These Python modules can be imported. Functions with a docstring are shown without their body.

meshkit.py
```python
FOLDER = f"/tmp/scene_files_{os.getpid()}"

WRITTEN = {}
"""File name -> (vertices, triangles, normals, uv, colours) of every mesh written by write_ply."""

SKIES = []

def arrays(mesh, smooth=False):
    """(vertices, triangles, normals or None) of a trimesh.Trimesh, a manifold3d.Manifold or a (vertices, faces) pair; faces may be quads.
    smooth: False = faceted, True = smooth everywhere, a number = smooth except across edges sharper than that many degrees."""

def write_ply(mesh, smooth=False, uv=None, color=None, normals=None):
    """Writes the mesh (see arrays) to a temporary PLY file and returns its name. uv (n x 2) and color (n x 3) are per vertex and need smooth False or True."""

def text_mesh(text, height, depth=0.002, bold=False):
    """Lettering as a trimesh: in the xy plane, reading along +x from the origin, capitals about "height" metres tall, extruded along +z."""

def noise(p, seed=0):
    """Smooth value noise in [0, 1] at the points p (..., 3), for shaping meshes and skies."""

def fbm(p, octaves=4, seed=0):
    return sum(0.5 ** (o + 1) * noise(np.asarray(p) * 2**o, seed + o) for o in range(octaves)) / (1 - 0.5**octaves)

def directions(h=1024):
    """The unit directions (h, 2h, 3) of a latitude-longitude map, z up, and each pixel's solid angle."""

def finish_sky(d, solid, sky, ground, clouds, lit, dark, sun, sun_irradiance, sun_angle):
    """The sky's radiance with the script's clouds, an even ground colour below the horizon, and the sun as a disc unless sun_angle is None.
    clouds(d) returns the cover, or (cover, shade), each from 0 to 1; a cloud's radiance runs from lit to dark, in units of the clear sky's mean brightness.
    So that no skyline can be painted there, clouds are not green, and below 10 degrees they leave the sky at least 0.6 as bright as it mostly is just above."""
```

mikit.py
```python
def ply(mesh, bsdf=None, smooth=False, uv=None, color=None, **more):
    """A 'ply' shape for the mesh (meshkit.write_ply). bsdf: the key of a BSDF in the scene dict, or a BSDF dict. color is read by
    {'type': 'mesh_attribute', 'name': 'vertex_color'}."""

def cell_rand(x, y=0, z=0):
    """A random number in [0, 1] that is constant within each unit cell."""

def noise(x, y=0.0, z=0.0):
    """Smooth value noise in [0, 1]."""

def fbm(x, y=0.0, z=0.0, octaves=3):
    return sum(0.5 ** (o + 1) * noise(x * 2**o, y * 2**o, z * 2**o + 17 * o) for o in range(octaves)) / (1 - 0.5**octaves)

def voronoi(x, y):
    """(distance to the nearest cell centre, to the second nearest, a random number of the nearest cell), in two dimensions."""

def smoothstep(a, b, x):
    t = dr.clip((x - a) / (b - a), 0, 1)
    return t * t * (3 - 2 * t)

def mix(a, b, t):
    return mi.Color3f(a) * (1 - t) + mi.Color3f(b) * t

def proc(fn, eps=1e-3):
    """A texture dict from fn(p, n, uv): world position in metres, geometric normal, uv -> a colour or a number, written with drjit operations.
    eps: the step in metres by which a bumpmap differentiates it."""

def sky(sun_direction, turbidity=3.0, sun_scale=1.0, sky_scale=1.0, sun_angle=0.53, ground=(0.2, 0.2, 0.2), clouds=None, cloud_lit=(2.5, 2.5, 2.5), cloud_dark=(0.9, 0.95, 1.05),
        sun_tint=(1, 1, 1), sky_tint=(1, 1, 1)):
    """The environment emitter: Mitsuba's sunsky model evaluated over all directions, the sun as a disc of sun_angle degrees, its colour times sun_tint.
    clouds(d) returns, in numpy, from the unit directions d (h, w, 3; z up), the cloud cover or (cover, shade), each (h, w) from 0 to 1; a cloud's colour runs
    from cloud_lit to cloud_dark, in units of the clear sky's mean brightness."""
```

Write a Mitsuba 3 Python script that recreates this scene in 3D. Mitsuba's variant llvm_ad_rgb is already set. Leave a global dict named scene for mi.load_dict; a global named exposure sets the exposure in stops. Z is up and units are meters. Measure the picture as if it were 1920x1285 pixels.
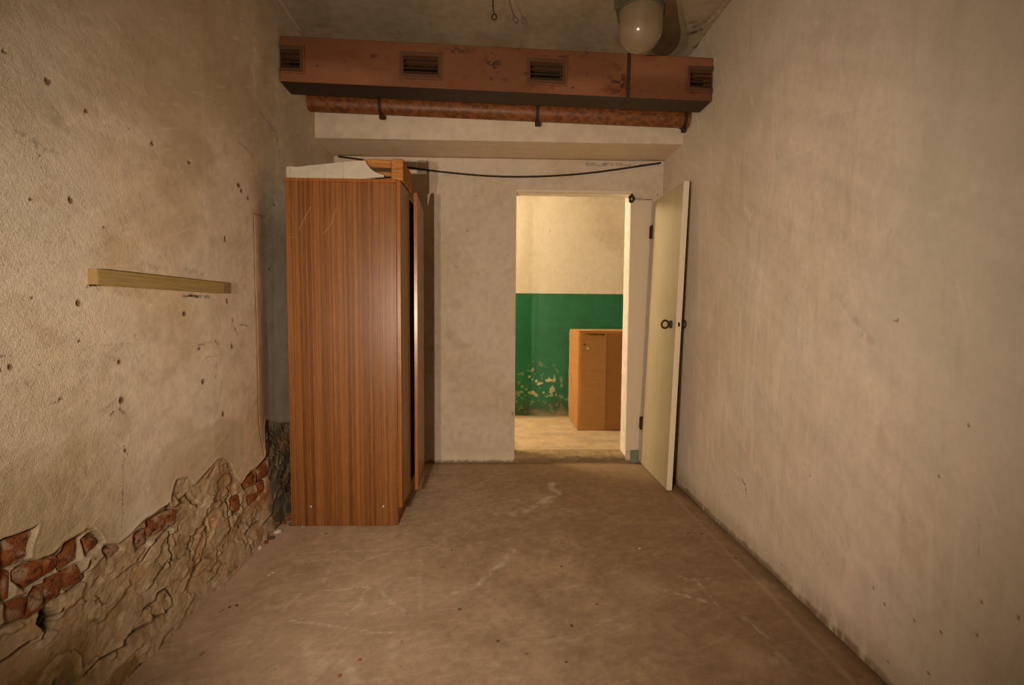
import math, numpy as np, trimesh, shapely, mitsuba as mi, mikit, meshkit
import drjit as dr
from shapely.geometry import Polygon, LineString
from trimesh.creation import box as tbox
T = mi.ScalarTransform4f

# ---------------------------------------------------------------- camera, light, exposure
scene, labels = {}, {}
EYE = [0.0, 0.0, 1.15]
FWD, UP = [0.030, 0.99777, -0.0595], [-0.0056, 0.0597, 0.9982]
scene['camera'] = {'type': 'perspective', 'fov': 91.6786, 'fov_axis': 'x', 'near_clip': 0.01, 'far_clip': 50.0,
                   'to_world': T().look_at(origin=EYE, target=[EYE[i] + FWD[i] for i in range(3)], up=UP)}
WARM = np.array([1.0, 0.80, 0.585])
def spot(key, pos, aim, power, beam, cut):
    scene[key] = {'type': 'spot', 'to_world': T().look_at(origin=pos, target=aim, up=[0, 0, 1]),
                  'intensity': {'type': 'rgb', 'value': (WARM * power).tolist()}, 'beam_width': beam, 'cutoff_angle': cut}
LAMPS = [((-0.45, -0.12, 1.13), 1.0), ((-0.63, -0.12, 1.15), 0.55)]
AIM = (0.30, 3.6, 1.15)
for i, (p, k) in enumerate(LAMPS):
    spot(f'lamp_beam_{i}', p, AIM, 13.8 * k, 21, 48.5)
exposure = 0.0
HALL = 640.0
GLOW = 170.0

# ---------------------------------------------------------------- measured positions (metres, along the surfaces)
BOUND = [(1.168, 0.612), (1.219, 0.604), (1.263, 0.608), (1.244, 0.571), (1.234, 0.533), (1.253, 0.518), (1.3, 0.511), (1.332, 0.524), (1.407, 0.531), (1.428, 0.518), (1.453, 0.482), (1.463, 0.458), (1.518, 0.432), (1.589, 0.443), (1.648, 0.46), (1.764, 0.464), (1.802, 0.534), (1.838, 0.53), (1.875, 0.525), (1.912, 0.48), (2.073, 0.534), (2.12, 0.527), (2.185, 0.478), (2.235, 0.395), (2.27, 0.364), (2.369, 0.39), (2.522, 0.401)]
BRICKS = [[(1.183, 0.6), (1.232, 0.597), (1.268, 0.593), (1.255, 0.566), (1.249, 0.528), (1.21, 0.535), (1.179, 0.541)], [(1.21, 0.514), (1.241, 0.516), (1.281, 0.509), (1.281, 0.465), (1.233, 0.463), (1.208, 0.497)], [(1.285, 0.508), (1.31, 0.505), (1.327, 0.481), (1.311, 0.463), (1.282, 0.467)], [(1.331, 0.478), (1.349, 0.51), (1.386, 0.512), (1.381, 0.459), (1.33, 0.459)], [(1.408, 0.501), (1.439, 0.499), (1.466, 0.473), (1.444, 0.461), (1.415, 0.459)], [(1.475, 0.437), (1.517, 0.431), (1.539, 0.409), (1.5, 0.404)], [(1.6, 0.423), (1.649, 0.417), (1.65, 0.374), (1.603, 0.381)], [(1.66, 0.441), (1.731, 0.44), (1.806, 0.425), (1.797, 0.379), (1.728, 0.381), (1.657, 0.385)], [(1.179, 0.53), (1.192, 0.518), (1.186, 0.46), (1.175, 0.465)], [(1.254, 0.441), (1.282, 0.432), (1.28, 0.381), (1.229, 0.383), (1.247, 0.418)], [(1.286, 0.444), (1.333, 0.438), (1.337, 0.411), (1.323, 0.39), (1.286, 0.388)], [(1.34, 0.443), (1.38, 0.438), (1.4, 0.394), (1.372, 0.391), (1.343, 0.395)], [(1.184, 0.445), (1.232, 0.434), (1.227, 0.387), (1.178, 0.405)], [(2.433, 0.368), (2.559, 0.384), (2.544, 0.317), (2.431, 0.32)], [(2.281, 0.368), (2.414, 0.366), (2.411, 0.314), (2.298, 0.329)], [(2.185, 0.316), (2.245, 0.314), (2.242, 0.245), (2.186, 0.259)], [(2.334, 0.271), (2.428, 0.254), (2.414, 0.235), (2.342, 0.239)], [(2.428, 0.309), (2.487, 0.301), (2.484, 0.246), (2.426, 0.255)]]
CRACKS = [[(1.622, 0.162), (1.652, 0.162), (1.678, 0.154), (1.689, 0.177), (1.727, 0.174), (1.753, 0.132), (1.74, 0.093), (1.701, 0.094), (1.65, 0.119), (1.629, 0.104), (1.546, 0.124), (1.519, 0.115), (1.492, 0.096)], [(1.567, 0.008), (1.623, -0.012), (1.717, -0.015)], [(1.983, 0.232), (1.951, 0.17), (1.895, 0.148), (1.829, 0.115)], [(1.91, 0.307), (1.876, 0.274), (1.879, 0.222)], [(1.767, 0.298), (1.782, 0.248), (1.764, 0.23)], [(2.307, 0.126), (2.294, 0.076), (2.305, 0.016)], [(2.297, 0.125), (2.42, 0.123)], [(1.997, 0.368), (1.978, 0.329), (2.003, 0.249)], [(1.631, 0.325), (1.683, 0.364), (1.771, 0.369), (1.773, 0.299)], [(1.324, 0.383), (1.357, 0.382), (1.399, 0.382), (1.416, 0.429)], [(1.265, 0.307), (1.29, 0.324), (1.322, 0.344)], [(1.157, 0.406), (1.187, 0.412), (1.213, 0.396)], [(2.164, 0.391), (2.149, 0.257), (2.17, 0.173)], [(2.44, 0.093), (2.556, 0.109), (2.608, 0.178)], [(1.655, 0.218), (1.698, 0.239), (1.753, 0.255)], [(1.753, 0.468), (1.785, 0.432), (1.872, 0.462), (1.935, 0.389)], [(1.378, 0.126), (1.43, 0.131), (1.502, 0.113)], [(1.152, 0.317), (1.193, 0.319), (1.231, 0.319)]]
HOLES = [(1.404, 1.447, 0.0121, 0.0151), (1.936, 1.704, 0.0133, 0.0104), (2.332, 1.719, 0.024, 0.015), (2.36, 1.702, 0.0162, 0.0152), (2.429, 1.684, 0.0125, 0.0156), (2.193, 1.457, 0.0113, 0.0212), (1.414, 1.169, 0.0121, 0.0137), (1.885, 1.137, 0.0162, 0.0142), (2.197, 1.192, 0.0113, 0.0189), (1.968, 1.002, 0.0101, 0.0106), (1.556, 0.991, 0.0107, 0.0117), (1.986, 0.87, 0.0136, 0.0149), (1.558, 0.871, 0.0161, 0.0167), (1.214, 1.012, 0.0104, 0.0117), (1.19, 1.008, 0.0061, 0.0102), (1.354, 1.737, 0.0139, 0.0116), (1.472, 1.708, 0.0101, 0.0095), (1.737, 1.706, 0.0119, 0.0093), (1.288, 1.422, 0.0066, 0.0041), (1.241, 1.754, 0.0106, 0.0067), (1.345, 0.913, 0.0092, 0.0043), (2.127, 0.711, 0.0146, 0.0183), (2.227, 0.993, 0.0115, 0.0191), (2.083, 1.025, 0.0179, 0.0045), (1.563, 0.712, 0.0081, 0.0101), (2.808, 1.732, 0.0145, 0.009), (2.737, 1.376, 0.0141, 0.0117), (1.48, 1.252, 0.0076, 0.0048), (1.319, 1.541, 0.0068, 0.0042), (1.517, 1.395, 0.0078, 0.0049), (1.415, 1.063, 0.0073, 0.0046), (1.278, 1.177, 0.0066, 0.0041)]
LMARKS = [([(1.548, 2.033), (1.652, 1.989)], (0.0042), 0.25), ([(1.893, 2.259), (1.937, 2.16)], (0.0051), 0.2), ([(1.357, 1.544), (1.41, 1.484)], (0.0036), 0.25), ([(1.519, 1.731), (1.653, 1.728), (1.792, 1.694)], (0.0081), 0.13), ([(1.936, 1.967), (2.113, 2.016)], (0.0052), 0.2), ([(2.112, 2.148), (2.112, 2.001)], (0.0057), 0.15), ([(1.869, 1.675), (1.895, 1.654)], (0.004), 0.5), ([(2.346, 1.918), (2.414, 1.907), (2.498, 1.908)], (0.0076), -0.35), ([(2.587, 2.132), (2.806, 2.132), (2.835, 2.013)], (0.0139), -0.2), ([(2.233, 1.115), (2.263, 1.067), (2.285, 1.047)], (0.0108), -0.6), ([(2.32, 1.085), (2.395, 1.08)], (0.005), -0.55), ([(1.51, 0.835), (1.544, 0.849), (1.569, 0.829)], (0.0049), -0.6), ([(1.319, 0.907), (1.344, 0.91), (1.353, 0.926)], (0.0042), -0.55), ([(1.459, 0.851), (1.509, 0.862), (1.564, 0.897)], (0.0063), -0.25), ([(1.873, 1.206), (1.93, 1.204), (2.046, 1.205)], (0.008), -0.6), ([(1.441, 1.216), (1.494, 1.223)], (0.0034), -0.6), ([(1.475, 1.222), (1.489, 1.206)], (0.0032), -0.4), ([(1.704, 1.306), (1.756, 1.3), (1.812, 1.305), (1.887, 1.301), (2.004, 1.3)], (0.0146), -0.14), ([(1.423, 1.04), (1.509, 1.045), (1.703, 1.041)], (0.0031), -0.25), ([(1.203, 1.255), (1.269, 1.259), (1.343, 1.272)], (0.0032), -0.2), ([(1.308, 1.329), (1.353, 1.319)], (0.0035), -0.3), ([(1.465, 1.326), (1.522, 1.294)], (0.0079), -0.15), ([(1.954, 1.001), (1.961, 1.015), (2.063, 1.026), (2.114, 1.012)], (0.0052), -0.35), ([(1.96, 0.986), (2.101, 0.988)], (0.0084), 0.2), ([(2.005, 0.965), (2.091, 0.962)], (0.0043), -0.3), ([(1.286, 1.054), (1.301, 1.053)], (0.0034), -0.3), ([(1.284, 1.011), (1.298, 1.011)], (0.0028), -0.3), ([(1.191, 1.04), (1.216, 1.041), (1.221, 1.033)], (0.0023), -0.4), ([(1.477, 1.016), (1.537, 1.004)], (0.0111), -0.2), ([(1.558, 0.697), (1.552, 0.657), (1.538, 0.476)], (0.003), -0.45), ([(1.557, 0.726), (1.569, 0.694)], (0.0067), -0.45), ([(1.246, 0.974), (1.266, 0.958)], (0.004), -0.3), ([(2.09, 0.935), (2.075, 0.871)], (0.0067), -0.3), ([(1.268, 1.764), (1.322, 1.726), (1.381, 1.685)], (0.0408), -0.13), ([(1.258, 1.573), (1.32, 1.562), (1.374, 1.565)], (0.0081), -0.25), ([(1.617, 1.034), (1.653, 0.909)], (0.0043), 0.18), ([(1.357, 1.54), (1.508, 1.409)], (0.0029), 0.1), ([(1.268, 0.978), (1.546, 0.957), (1.985, 0.925)], (0.0544), -0.03), ([(1.972, 1.361), (2.004, 1.653)], (0.0127), 0.1), ([(2.541, 2.582), (2.532, 2.164)], (0.0245), 0.16), ([(1.743, 2.072), (1.881, 2.092)], (0.0075), 0.12), ([(2.022, 1.678), (2.124, 1.466)], (0.0065), 0.1), ([(1.317, 1.488), (1.37, 1.481)], (0.0028), 0.2), ([(1.531, 0.886), (1.575, 0.895), (1.592, 0.867), (1.572, 0.84)], (0.0066), 0.22)]
GROOVE = [(2.717, 1.648), (2.495, 1.627), (2.497, 1.212), (2.501, 0.572), (2.523, 0.416)]
RMARKS = [([(2.075, 1.937), (1.909, 1.919), (1.75, 1.872)], (0.0067), 0.3), ([(2.077, 1.82), (1.971, 1.809), (1.901, 1.808)], (0.0067), 0.3), ([(1.548, 1.699), (1.474, 1.711), (1.396, 1.711)], (0.0116), 0.22), ([(2.268, 2.046), (2.249, 1.784), (2.285, 1.61)], (0.0073), 0.28), ([(1.405, 1.414), (1.353, 1.46), (1.288, 1.491)], (0.0271), 0.12), ([(1.743, 1.331), (1.707, 1.227)], (0.0075), 0.3), ([(1.764, 1.209), (1.686, 1.126), (1.601, 1.051)], (0.0265), -0.12), ([(1.313, 1.251), (1.295, 1.173)], (0.0056), 0.22), ([(1.226, 1.701), (1.185, 1.704)], (0.0105), 0.15), ([(1.888, 1.62), (1.873, 1.638)], (0.0101), 0.2), ([(2.556, 1.306), (2.503, 1.42)], (0.011), 0.15), ([(2.818, 1.616), (2.652, 1.512)], (0.0121), 0.15), ([(1.522, 1.134), (1.499, 1.132)], (0.0041), -0.45), ([(2.247, 1.924), (2.218, 1.839)], (0.0048), -0.12), ([(1.779, 1.199), (1.73, 1.146)], (0.0076), 0.22), ([(2.022, 2.28), (1.9, 2.288)], (0.013), 0.12), ([(1.616, 1.648), (1.524, 1.673)], (0.0052), 0.1), ([(1.37, 1.034), (1.31, 1.071)], (0.0088), 0.15), ([(1.496, 1.413), (1.436, 1.445)], (0.008), 0.15), ([(2.595, 0.353), (2.459, 0.332)], (0.0084), 0.25), ([(2.433, 0.322), (2.395, 0.298), (2.38, 0.26)], (0.0078), -0.55), ([(1.877, 0.093), (1.822, 0.056)], (0.0081), 0.2), ([(1.409, 0.709), (1.414, 0.656)], (0.0091), 0.14), ([(1.669, 0.35), (1.698, 0.229)], (0.0251), -0.08), ([(1.461, 0.556), (1.439, 0.505)], (0.0157), -0.08), ([(1.851, 0.901), (1.839, 0.819)], (0.0099), 0.12), ([(1.578, 0.842), (1.56, 0.726)], (0.0169), 0.08), ([(1.218, 0.635), (1.208, 0.531)], (0.0052), -0.12)]
RSPOTS = [(1.55, 0.255, 0.004), (1.193, 0.419, 0.004), (1.198, 0.33, 0.004), (2.07, 0.062, 0.004), (1.899, 0.515, 0.004), (1.335, 0.701, 0.004), (1.299, 0.269, 0.004), (1.103, 0.436, 0.004), (1.475, 0.056, 0.004), (1.329, 0.127, 0.004), (1.501, 0.227, 0.004), (1.259, 0.863, 0.004), (1.387, 0.248, 0.004), (1.503, 1.137, 0.004)]
FMARKS = [([(0.408, 3.297), (0.331, 2.997), (0.136, 2.795)], (0.0495), 0.25), ([(0.084, 2.352), (0.034, 2.255), (-0.068, 2.056), (-0.175, 1.982)], (0.0252), 0.3), ([(-0.623, 2.233), (-0.578, 2.295), (-0.507, 2.327)], (0.012), 0.35), ([(-0.728, 2.015), (-0.622, 2.026), (-0.543, 2.043)], (0.0086), 0.4), ([(-0.534, 2.063), (-0.537, 1.917), (-0.569, 1.852)], (0.0111), 0.3), ([(-0.768, 1.815), (-0.597, 1.782), (-0.417, 1.74), (-0.364, 1.737)], (0.0078), 0.45), ([(-0.965, 2.333), (-0.72, 2.353), (-0.467, 2.367)], (0.01), 0.25), ([(-0.823, 1.857), (-0.792, 2.042)], (0.008), 0.3), ([(-0.755, 2.266), (-0.732, 2.066)], (0.0097), 0.2), ([(0.788, 2.124), (0.841, 2.068), (0.984, 2.093)], (0.0114), 0.25), ([(0.693, 2.018), (0.76, 1.966), (0.85, 1.917)], (0.0216), 0.2), ([(0.87, 2.067), (0.884, 1.871)], (0.0089), 0.2), ([(-0.662, 1.699), (-0.569, 1.565)], (0.0365), 0.2), ([(-0.502, 1.627), (-0.461, 1.49)], (0.0437), 0.2), ([(-0.359, 1.693), (-0.34, 1.502)], (0.0254), 0.15), ([(-1.197, 2.183), (-1.165, 1.974)], (0.0703), 0.15), ([(-0.48, 2.011), (-0.37, 1.87)], (0.0173), 0.25), ([(-0.364, 2.325), (-0.293, 1.869)], (0.015), 0.15), ([(-0.964, 1.838), (-0.854, 1.816)], (0.0237), 0.12), ([(0.942, 1.826), (0.976, 1.536)], (0.0274), 0.1), ([(0.911, 1.601), (0.932, 1.463)], (0.0412), 0.12), ([(-0.167, 3.512), (-0.715, 3.408)], (0.0188), -0.15), ([(0.122, 1.906), (0.218, 1.614)], (0.1227), -0.1)]
CMARKS = [([(1.237, 3.193), (1.245, 3.131), (1.258, 3.083)], 0.024, -0.7), ([(1.248, 3.06), (1.264, 2.97)], 0.0164, -0.6), ([(1.077, 2.952), (1.117, 2.934)], 0.0158, -0.5), ([(1.134, 2.976), (1.215, 2.909)], 0.0128, -0.5), ([(1.144, 3.042), (1.182, 3.018)], 0.0261, -0.5), ([(1.204, 2.92), (1.223, 2.747)], 0.0157, 0.25), ([(1.162, 2.821), (1.083, 2.849)], 0.0605, 0.12), ([(1.174, 2.921), (1.206, 2.819)], 0.0157, -0.4)]
CHIPS = [(-0.14, 1.876, 'd'), (-0.449, 1.598, 'o'), (-0.493, 1.526, 'o'), (0.009, 1.684, 'd'), (1.014, 2.53, 'd'), (1.085, 2.522, 'd'), (-0.215, 2.358, 'd'), (0.299, 2.197, 'd'), (0.281, 1.766, 'd'), (-1.037, 1.905, 'd'), (-1.015, 1.916, 'd'), (-1.039, 2.64, 'w'), (-0.882, 2.548, 'd'), (0.707, 2.361, 'w'), (-0.984, 2.16, 'w'), (0.235, 1.575, 'd'), (-0.988, 1.637, 'o'), (-0.992, 2.143, 'w'), (1.136, 2.259, 'd'), (0.403, 1.899, 'd')]
RUBBLE = [(-1.156, 2.79), (-1.106, 2.717), (-1.147, 2.718), (-1.129, 2.813), (-1.095, 2.648), (-1.144, 2.648), (-1.135, 2.551), (-1.13, 2.478), (-1.143, 2.432), (-1.148, 2.376)]


# ---------------------------------------------------------------- helpers
def rgb(c): return {'type': 'rgb', 'value': list(map(float, c))}
def bsdf(key, base, rough=0.8, spec=0.3, **kw):
    base = base if isinstance(base, dict) else rgb(base)
    scene[key] = {'type': 'twosided', 'bsdf': {'type': 'principled', 'base_color': base, 'roughness': rough, 'specular': spec, **kw}}
def bumped(key, base, fn, scale, rough=0.85, spec=0.25, eps=1e-3, **kw):
    scene[key] = {'type': 'twosided', 'bsdf': {'type': 'bumpmap', 'arbitrary': mikit.proc(fn, eps), 'scale': scale,
                  'nested': {'type': 'principled', 'base_color': base, 'roughness': rough, 'specular': spec, **kw}}}
VC = {'type': 'mesh_attribute', 'name': 'vertex_color'}
def numbered(key):
    if key not in scene and not any(k.startswith(key + '__') for k in scene): return key
    i = 1
    while f'{key}_{i:03d}' in scene or any(k.startswith(f'{key}_{i:03d}__') for k in scene): i += 1
    return f'{key}_{i:03d}'
def obj(name, mesh, mat, parent=None, smooth=False, label=None, color=None, kind=None):
    key = numbered((parent + '__' if parent else '') + name)
    scene[key] = mikit.ply(mesh, mat, smooth=smooth, color=color)
    e = {}
    if label: e['label'] = label
    if kind: e['kind'] = kind
    if e: labels[key] = e
    return key
def tag(key, label, cat, group=None):
    labels[key] = {'label': label, 'category': cat}
    if group: labels[key]['group'] = group
def struct(key, label=None):
    labels[key] = {'kind': 'structure'}
    if label: labels[key]['label'] = label
def rbox(x0, x1, y0, y1, z0, z1, r=0.003):
    """box with chamfered edges"""
    c = np.array([(x0 + x1) / 2, (y0 + y1) / 2, (z0 + z1) / 2]); h = np.array([x1 - x0, y1 - y0, z1 - z0]) / 2
    r = min(r, *(h * 0.45)); pts = []
    for s in np.ndindex(2, 2, 2):
        s = np.array(s) * 2 - 1
        for k in range(3):
            q = s * (h - r); q[k] = s[k] * h[k]; pts.append(c + q)
    return trimesh.convex.convex_hull(np.array(pts))
def join(*ms): return trimesh.util.concatenate(list(ms))
def rot(m, deg, axis, at):
    m = m.copy(); m.apply_transform(trimesh.transformations.rotation_matrix(math.radians(deg), axis, at)); return m
def tube(pts, r, sides=8):
    p = np.asarray(pts, float); t = np.gradient(p, axis=0); t /= np.linalg.norm(t, axis=1, keepdims=True)
    a = np.cross(t, [0.13, 0.31, 0.94]); a /= np.linalg.norm(a, axis=1, keepdims=True); b = np.cross(t, a)
    an = np.arange(sides) * 2 * np.pi / sides
    v = p[:, None] + r * (np.cos(an)[None, :, None] * a[:, None] + np.sin(an)[None, :, None] * b[:, None])
    n = len(p); i, j = np.meshgrid(np.arange(n - 1), np.arange(sides), indexing='ij')
    q = np.stack([i * sides + j, i * sides + (j + 1) % sides, (i + 1) * sides + (j + 1) % sides, (i + 1) * sides + j], -1).reshape(-1, 4)
    f = np.vstack([q[:, [0, 1, 2]], q[:, [0, 2, 3]]])
    caps = [[0, k + 1, k] for k in range(1, sides - 1)] + [[(n - 1) * sides, (n - 1) * sides + k, (n - 1) * sides + k + 1] for k in range(1, sides - 1)]
    return trimesh.Trimesh(v.reshape(-1, 3), np.vstack([f, caps]), process=False)
def lathe(prof, at, sides=40):
    m = trimesh.creation.revolve(np.asarray(prof, float), sections=sides); m.apply_translation(at); return m
def spline(pts, n=60):
    from scipy.interpolate import PchipInterpolator, CubicSpline
    p = np.asarray(pts, float); s = np.r_[0, np.cumsum(np.linalg.norm(np.diff(p, axis=0), axis=1))]
    return CubicSpline(s, p)(np.linspace(0, s[-1], n))
def prism(poly, y0, y1, bevel=0):
    """polygon in x,z extruded along y"""
    m = trimesh.creation.extrude_polygon(poly, y1 - y0, engine='earcut')
    v = m.vertices.copy(); m.vertices = np.c_[v[:, 0], y1 - v[:, 2], v[:, 1]]; return m
def sm(a, b, x): t = np.clip((x - a) / (b - a), 0, 1); return t * t * (3 - 2 * t)
def N(a, b, sa, sb, seed, oct=4): return meshkit.fbm(np.stack([a * sa, b * sb, np.full_like(a, seed * 7.31)], -1), oct, seed)
def lerp(c, d, t): return c * (1 - t[..., None]) + np.asarray(d) * t[..., None]
def near(A, B, poly, rad):
    """indices and distances of the points within rad of a polyline, and how far along they lie (0..1)"""
    p = np.asarray(poly, float)
    idx = np.nonzero((A > p[:, 0].min() - rad) & (A < p[:, 0].max() + rad) & (B > p[:, 1].min() - rad) & (B < p[:, 1].max() + rad))[0]
    if not len(idx): return idx, np.zeros(0)
    ls = LineString(p) if len(p) > 1 else shapely.Point(p[0])
    return idx, shapely.distance(shapely.points(A[idx], B[idx]), ls)
def marks(col, A, B, table, seed, gain=1.0):
    """scratches, stains and scuffs: lighter (positive) or darker strokes, wavering, broken and feathered"""
    for k, (poly, w, s) in enumerate(table):
        idx, _ = near(A, B, poly, w * 4)
        if not len(idx): continue
        a, b = A[idx], B[idx]; f = 0.35 / max(w, 0.004)
        a2 = a + (N(a, b, f, f, seed + k, 3) - 0.5) * w * 2.6; b2_ = b + (N(a, b, f, f, seed + k + 50, 3) - 0.5) * w * 2.6
        d = shapely.distance(shapely.points(a2, b2_), LineString(poly) if len(poly) > 1 else shapely.Point(poly[0]))
        rag = np.clip((N(a, b, 1.1 / w, 1.1 / w, seed + k, 3) - 0.34) * 3.2, 0, 1.15) * (0.45 + 1.1 * N(a, b, f * .5, f * .5, seed + k + 9, 2))
        m = (1 - sm(0.0, 1.15, d / w)) ** 1.3 * rag * gain
        col[idx] = lerp(col[idx], [0.80, 0.72, 0.62], np.clip(m * s * 1.6, 0, 1)) if s > 0 else col[idx] * (1 + np.clip(m * s * 1.7, -0.92, 0))[:, None]
def grid(na, nb):
    i, j = np.meshgrid(np.arange(na - 1), np.arange(nb - 1), indexing='ij'); a = (i * nb + j).ravel()
    return np.vstack([np.c_[a, a + nb, a + nb + 1], np.c_[a, a + nb + 1, a + 1]])
def lattice(av, bv):
    A, B = np.meshgrid(av, bv, indexing='ij'); return A.ravel(), B.ravel()
def flip(f): return f[:, ::-1]

# ---------------------------------------------------------------- materials
def grain(p, n, uv): return mikit.fbm(p.x * 60, p.y * 60, p.z * 60, 3) + 0.6 * mikit.noise(p.x * 350, p.y * 350, p.z * 350)
def coarse(p, n, uv): return mikit.fbm(p.x * 40, p.y * 40, p.z * 40, 4) + 0.5 * mikit.noise(p.x * 210, p.y * 210, p.z * 210)
bumped('plaster', VC, grain, 0.0016, 0.8, 0.25)
bumped('rough_plaster', VC, grain, 0.0022, 0.88, 0.18)
bumped('concrete', VC, grain, 0.0016, 0.72, 0.3)
bumped('gloss_paint', VC, grain, 0.0006, 0.42, 0.45)
def wood_fn(dark, light, red, sx=1.0):
    def fn(p, n, uv):
        u = (p.x + p.y * 0.93) * sx
        w = u + 0.010 * mikit.noise(p.z * 1.1 + 3, u * 4) + 0.002 * mikit.noise(p.z * 5, u * 20)
        a = mikit.noise(w * 95, p.z * 0.25); b = mikit.noise(w * 310 + 9, p.z * 0.9); c = mikit.noise(w * 22 + 4, p.z * 0.3); d = mikit.noise(w * 700, p.z * 14)
        t = dr.clip(0.5 + 0.70 * (a - 0.5) + 0.85 * (b - 0.5) + 0.35 * (c - 0.5) + 0.55 * (d - 0.5), 0, 1)
        col = mikit.mix(dark, light, t)
        return mikit.mix(col, red, 0.35 * mikit.smoothstep(0.45, 0.9, c))
    return fn
panel_wood = wood_fn((0.115, 0.039, 0.0085), (0.262, 0.106, 0.029), (0.235, 0.082, 0.020))
def laminate_fn(p, n, uv):           # the wood-grain foil with its pale scratches
    col = panel_wood(p, n, uv)
    for (x0, z0, x1, z1) in ((-0.835, 1.69, -0.862, 1.605), (-0.862, 1.605, -0.90, 1.555), (-0.966, 1.69, -1.0, 1.63), (-1.0, 1.63, -1.03, 1.57), (-1.08, 1.53, -1.055, 1.535)):
        ux, uz = x1 - x0, z1 - z0; t = dr.clip(((p.x - x0) * ux + (p.z - z0) * uz) / (ux * ux + uz * uz), 0, 1)
        dd = dr.sqrt(dr.square(p.x - x0 - t * ux) + dr.square(p.z - z0 - t * uz))
        col = mikit.mix(col, (0.40, 0.24, 0.12), 0.6 * (1 - mikit.smoothstep(0.0006, 0.0022, dd)))
    return col
bsdf('laminate', mikit.proc(laminate_fn), 0.34, 0.45)
bsdf('edge_band', mikit.proc(wood_fn((0.20, 0.060, 0.011), (0.33, 0.110, 0.024), (0.31, 0.085, 0.016))), 0.3, 0.5)
bsdf('door_laminate', mikit.proc(wood_fn((0.16, 0.085, 0.02), (0.30, 0.165, 0.05), (0.25, 0.13, 0.04))), 0.4, 0.45)
bsdf('raw_hardboard', (0.10, 0.05, 0.025), 0.9, 0.1)
def lumber(p, n, uv):
    t = mikit.noise(p.x * 14, p.y * 60, p.z * 130) * 0.6 + mikit.noise(p.x * 40, p.y * 170, p.z * 420) * 0.4
    return mikit.mix((0.20, 0.075, 0.018), (0.46, 0.205, 0.06), t)
bsdf('lumber', mikit.proc(lumber), 0.75, 0.2)
def batten_fn(p, n, uv):
    t = mikit.noise(p.x * 60, p.y * 9, p.z * 160) * 0.6 + mikit.noise(p.x * 200, p.y * 40, p.z * 500) * 0.4
    return mikit.mix((0.23, 0.155, 0.055), (0.38, 0.27, 0.115), t)
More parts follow.
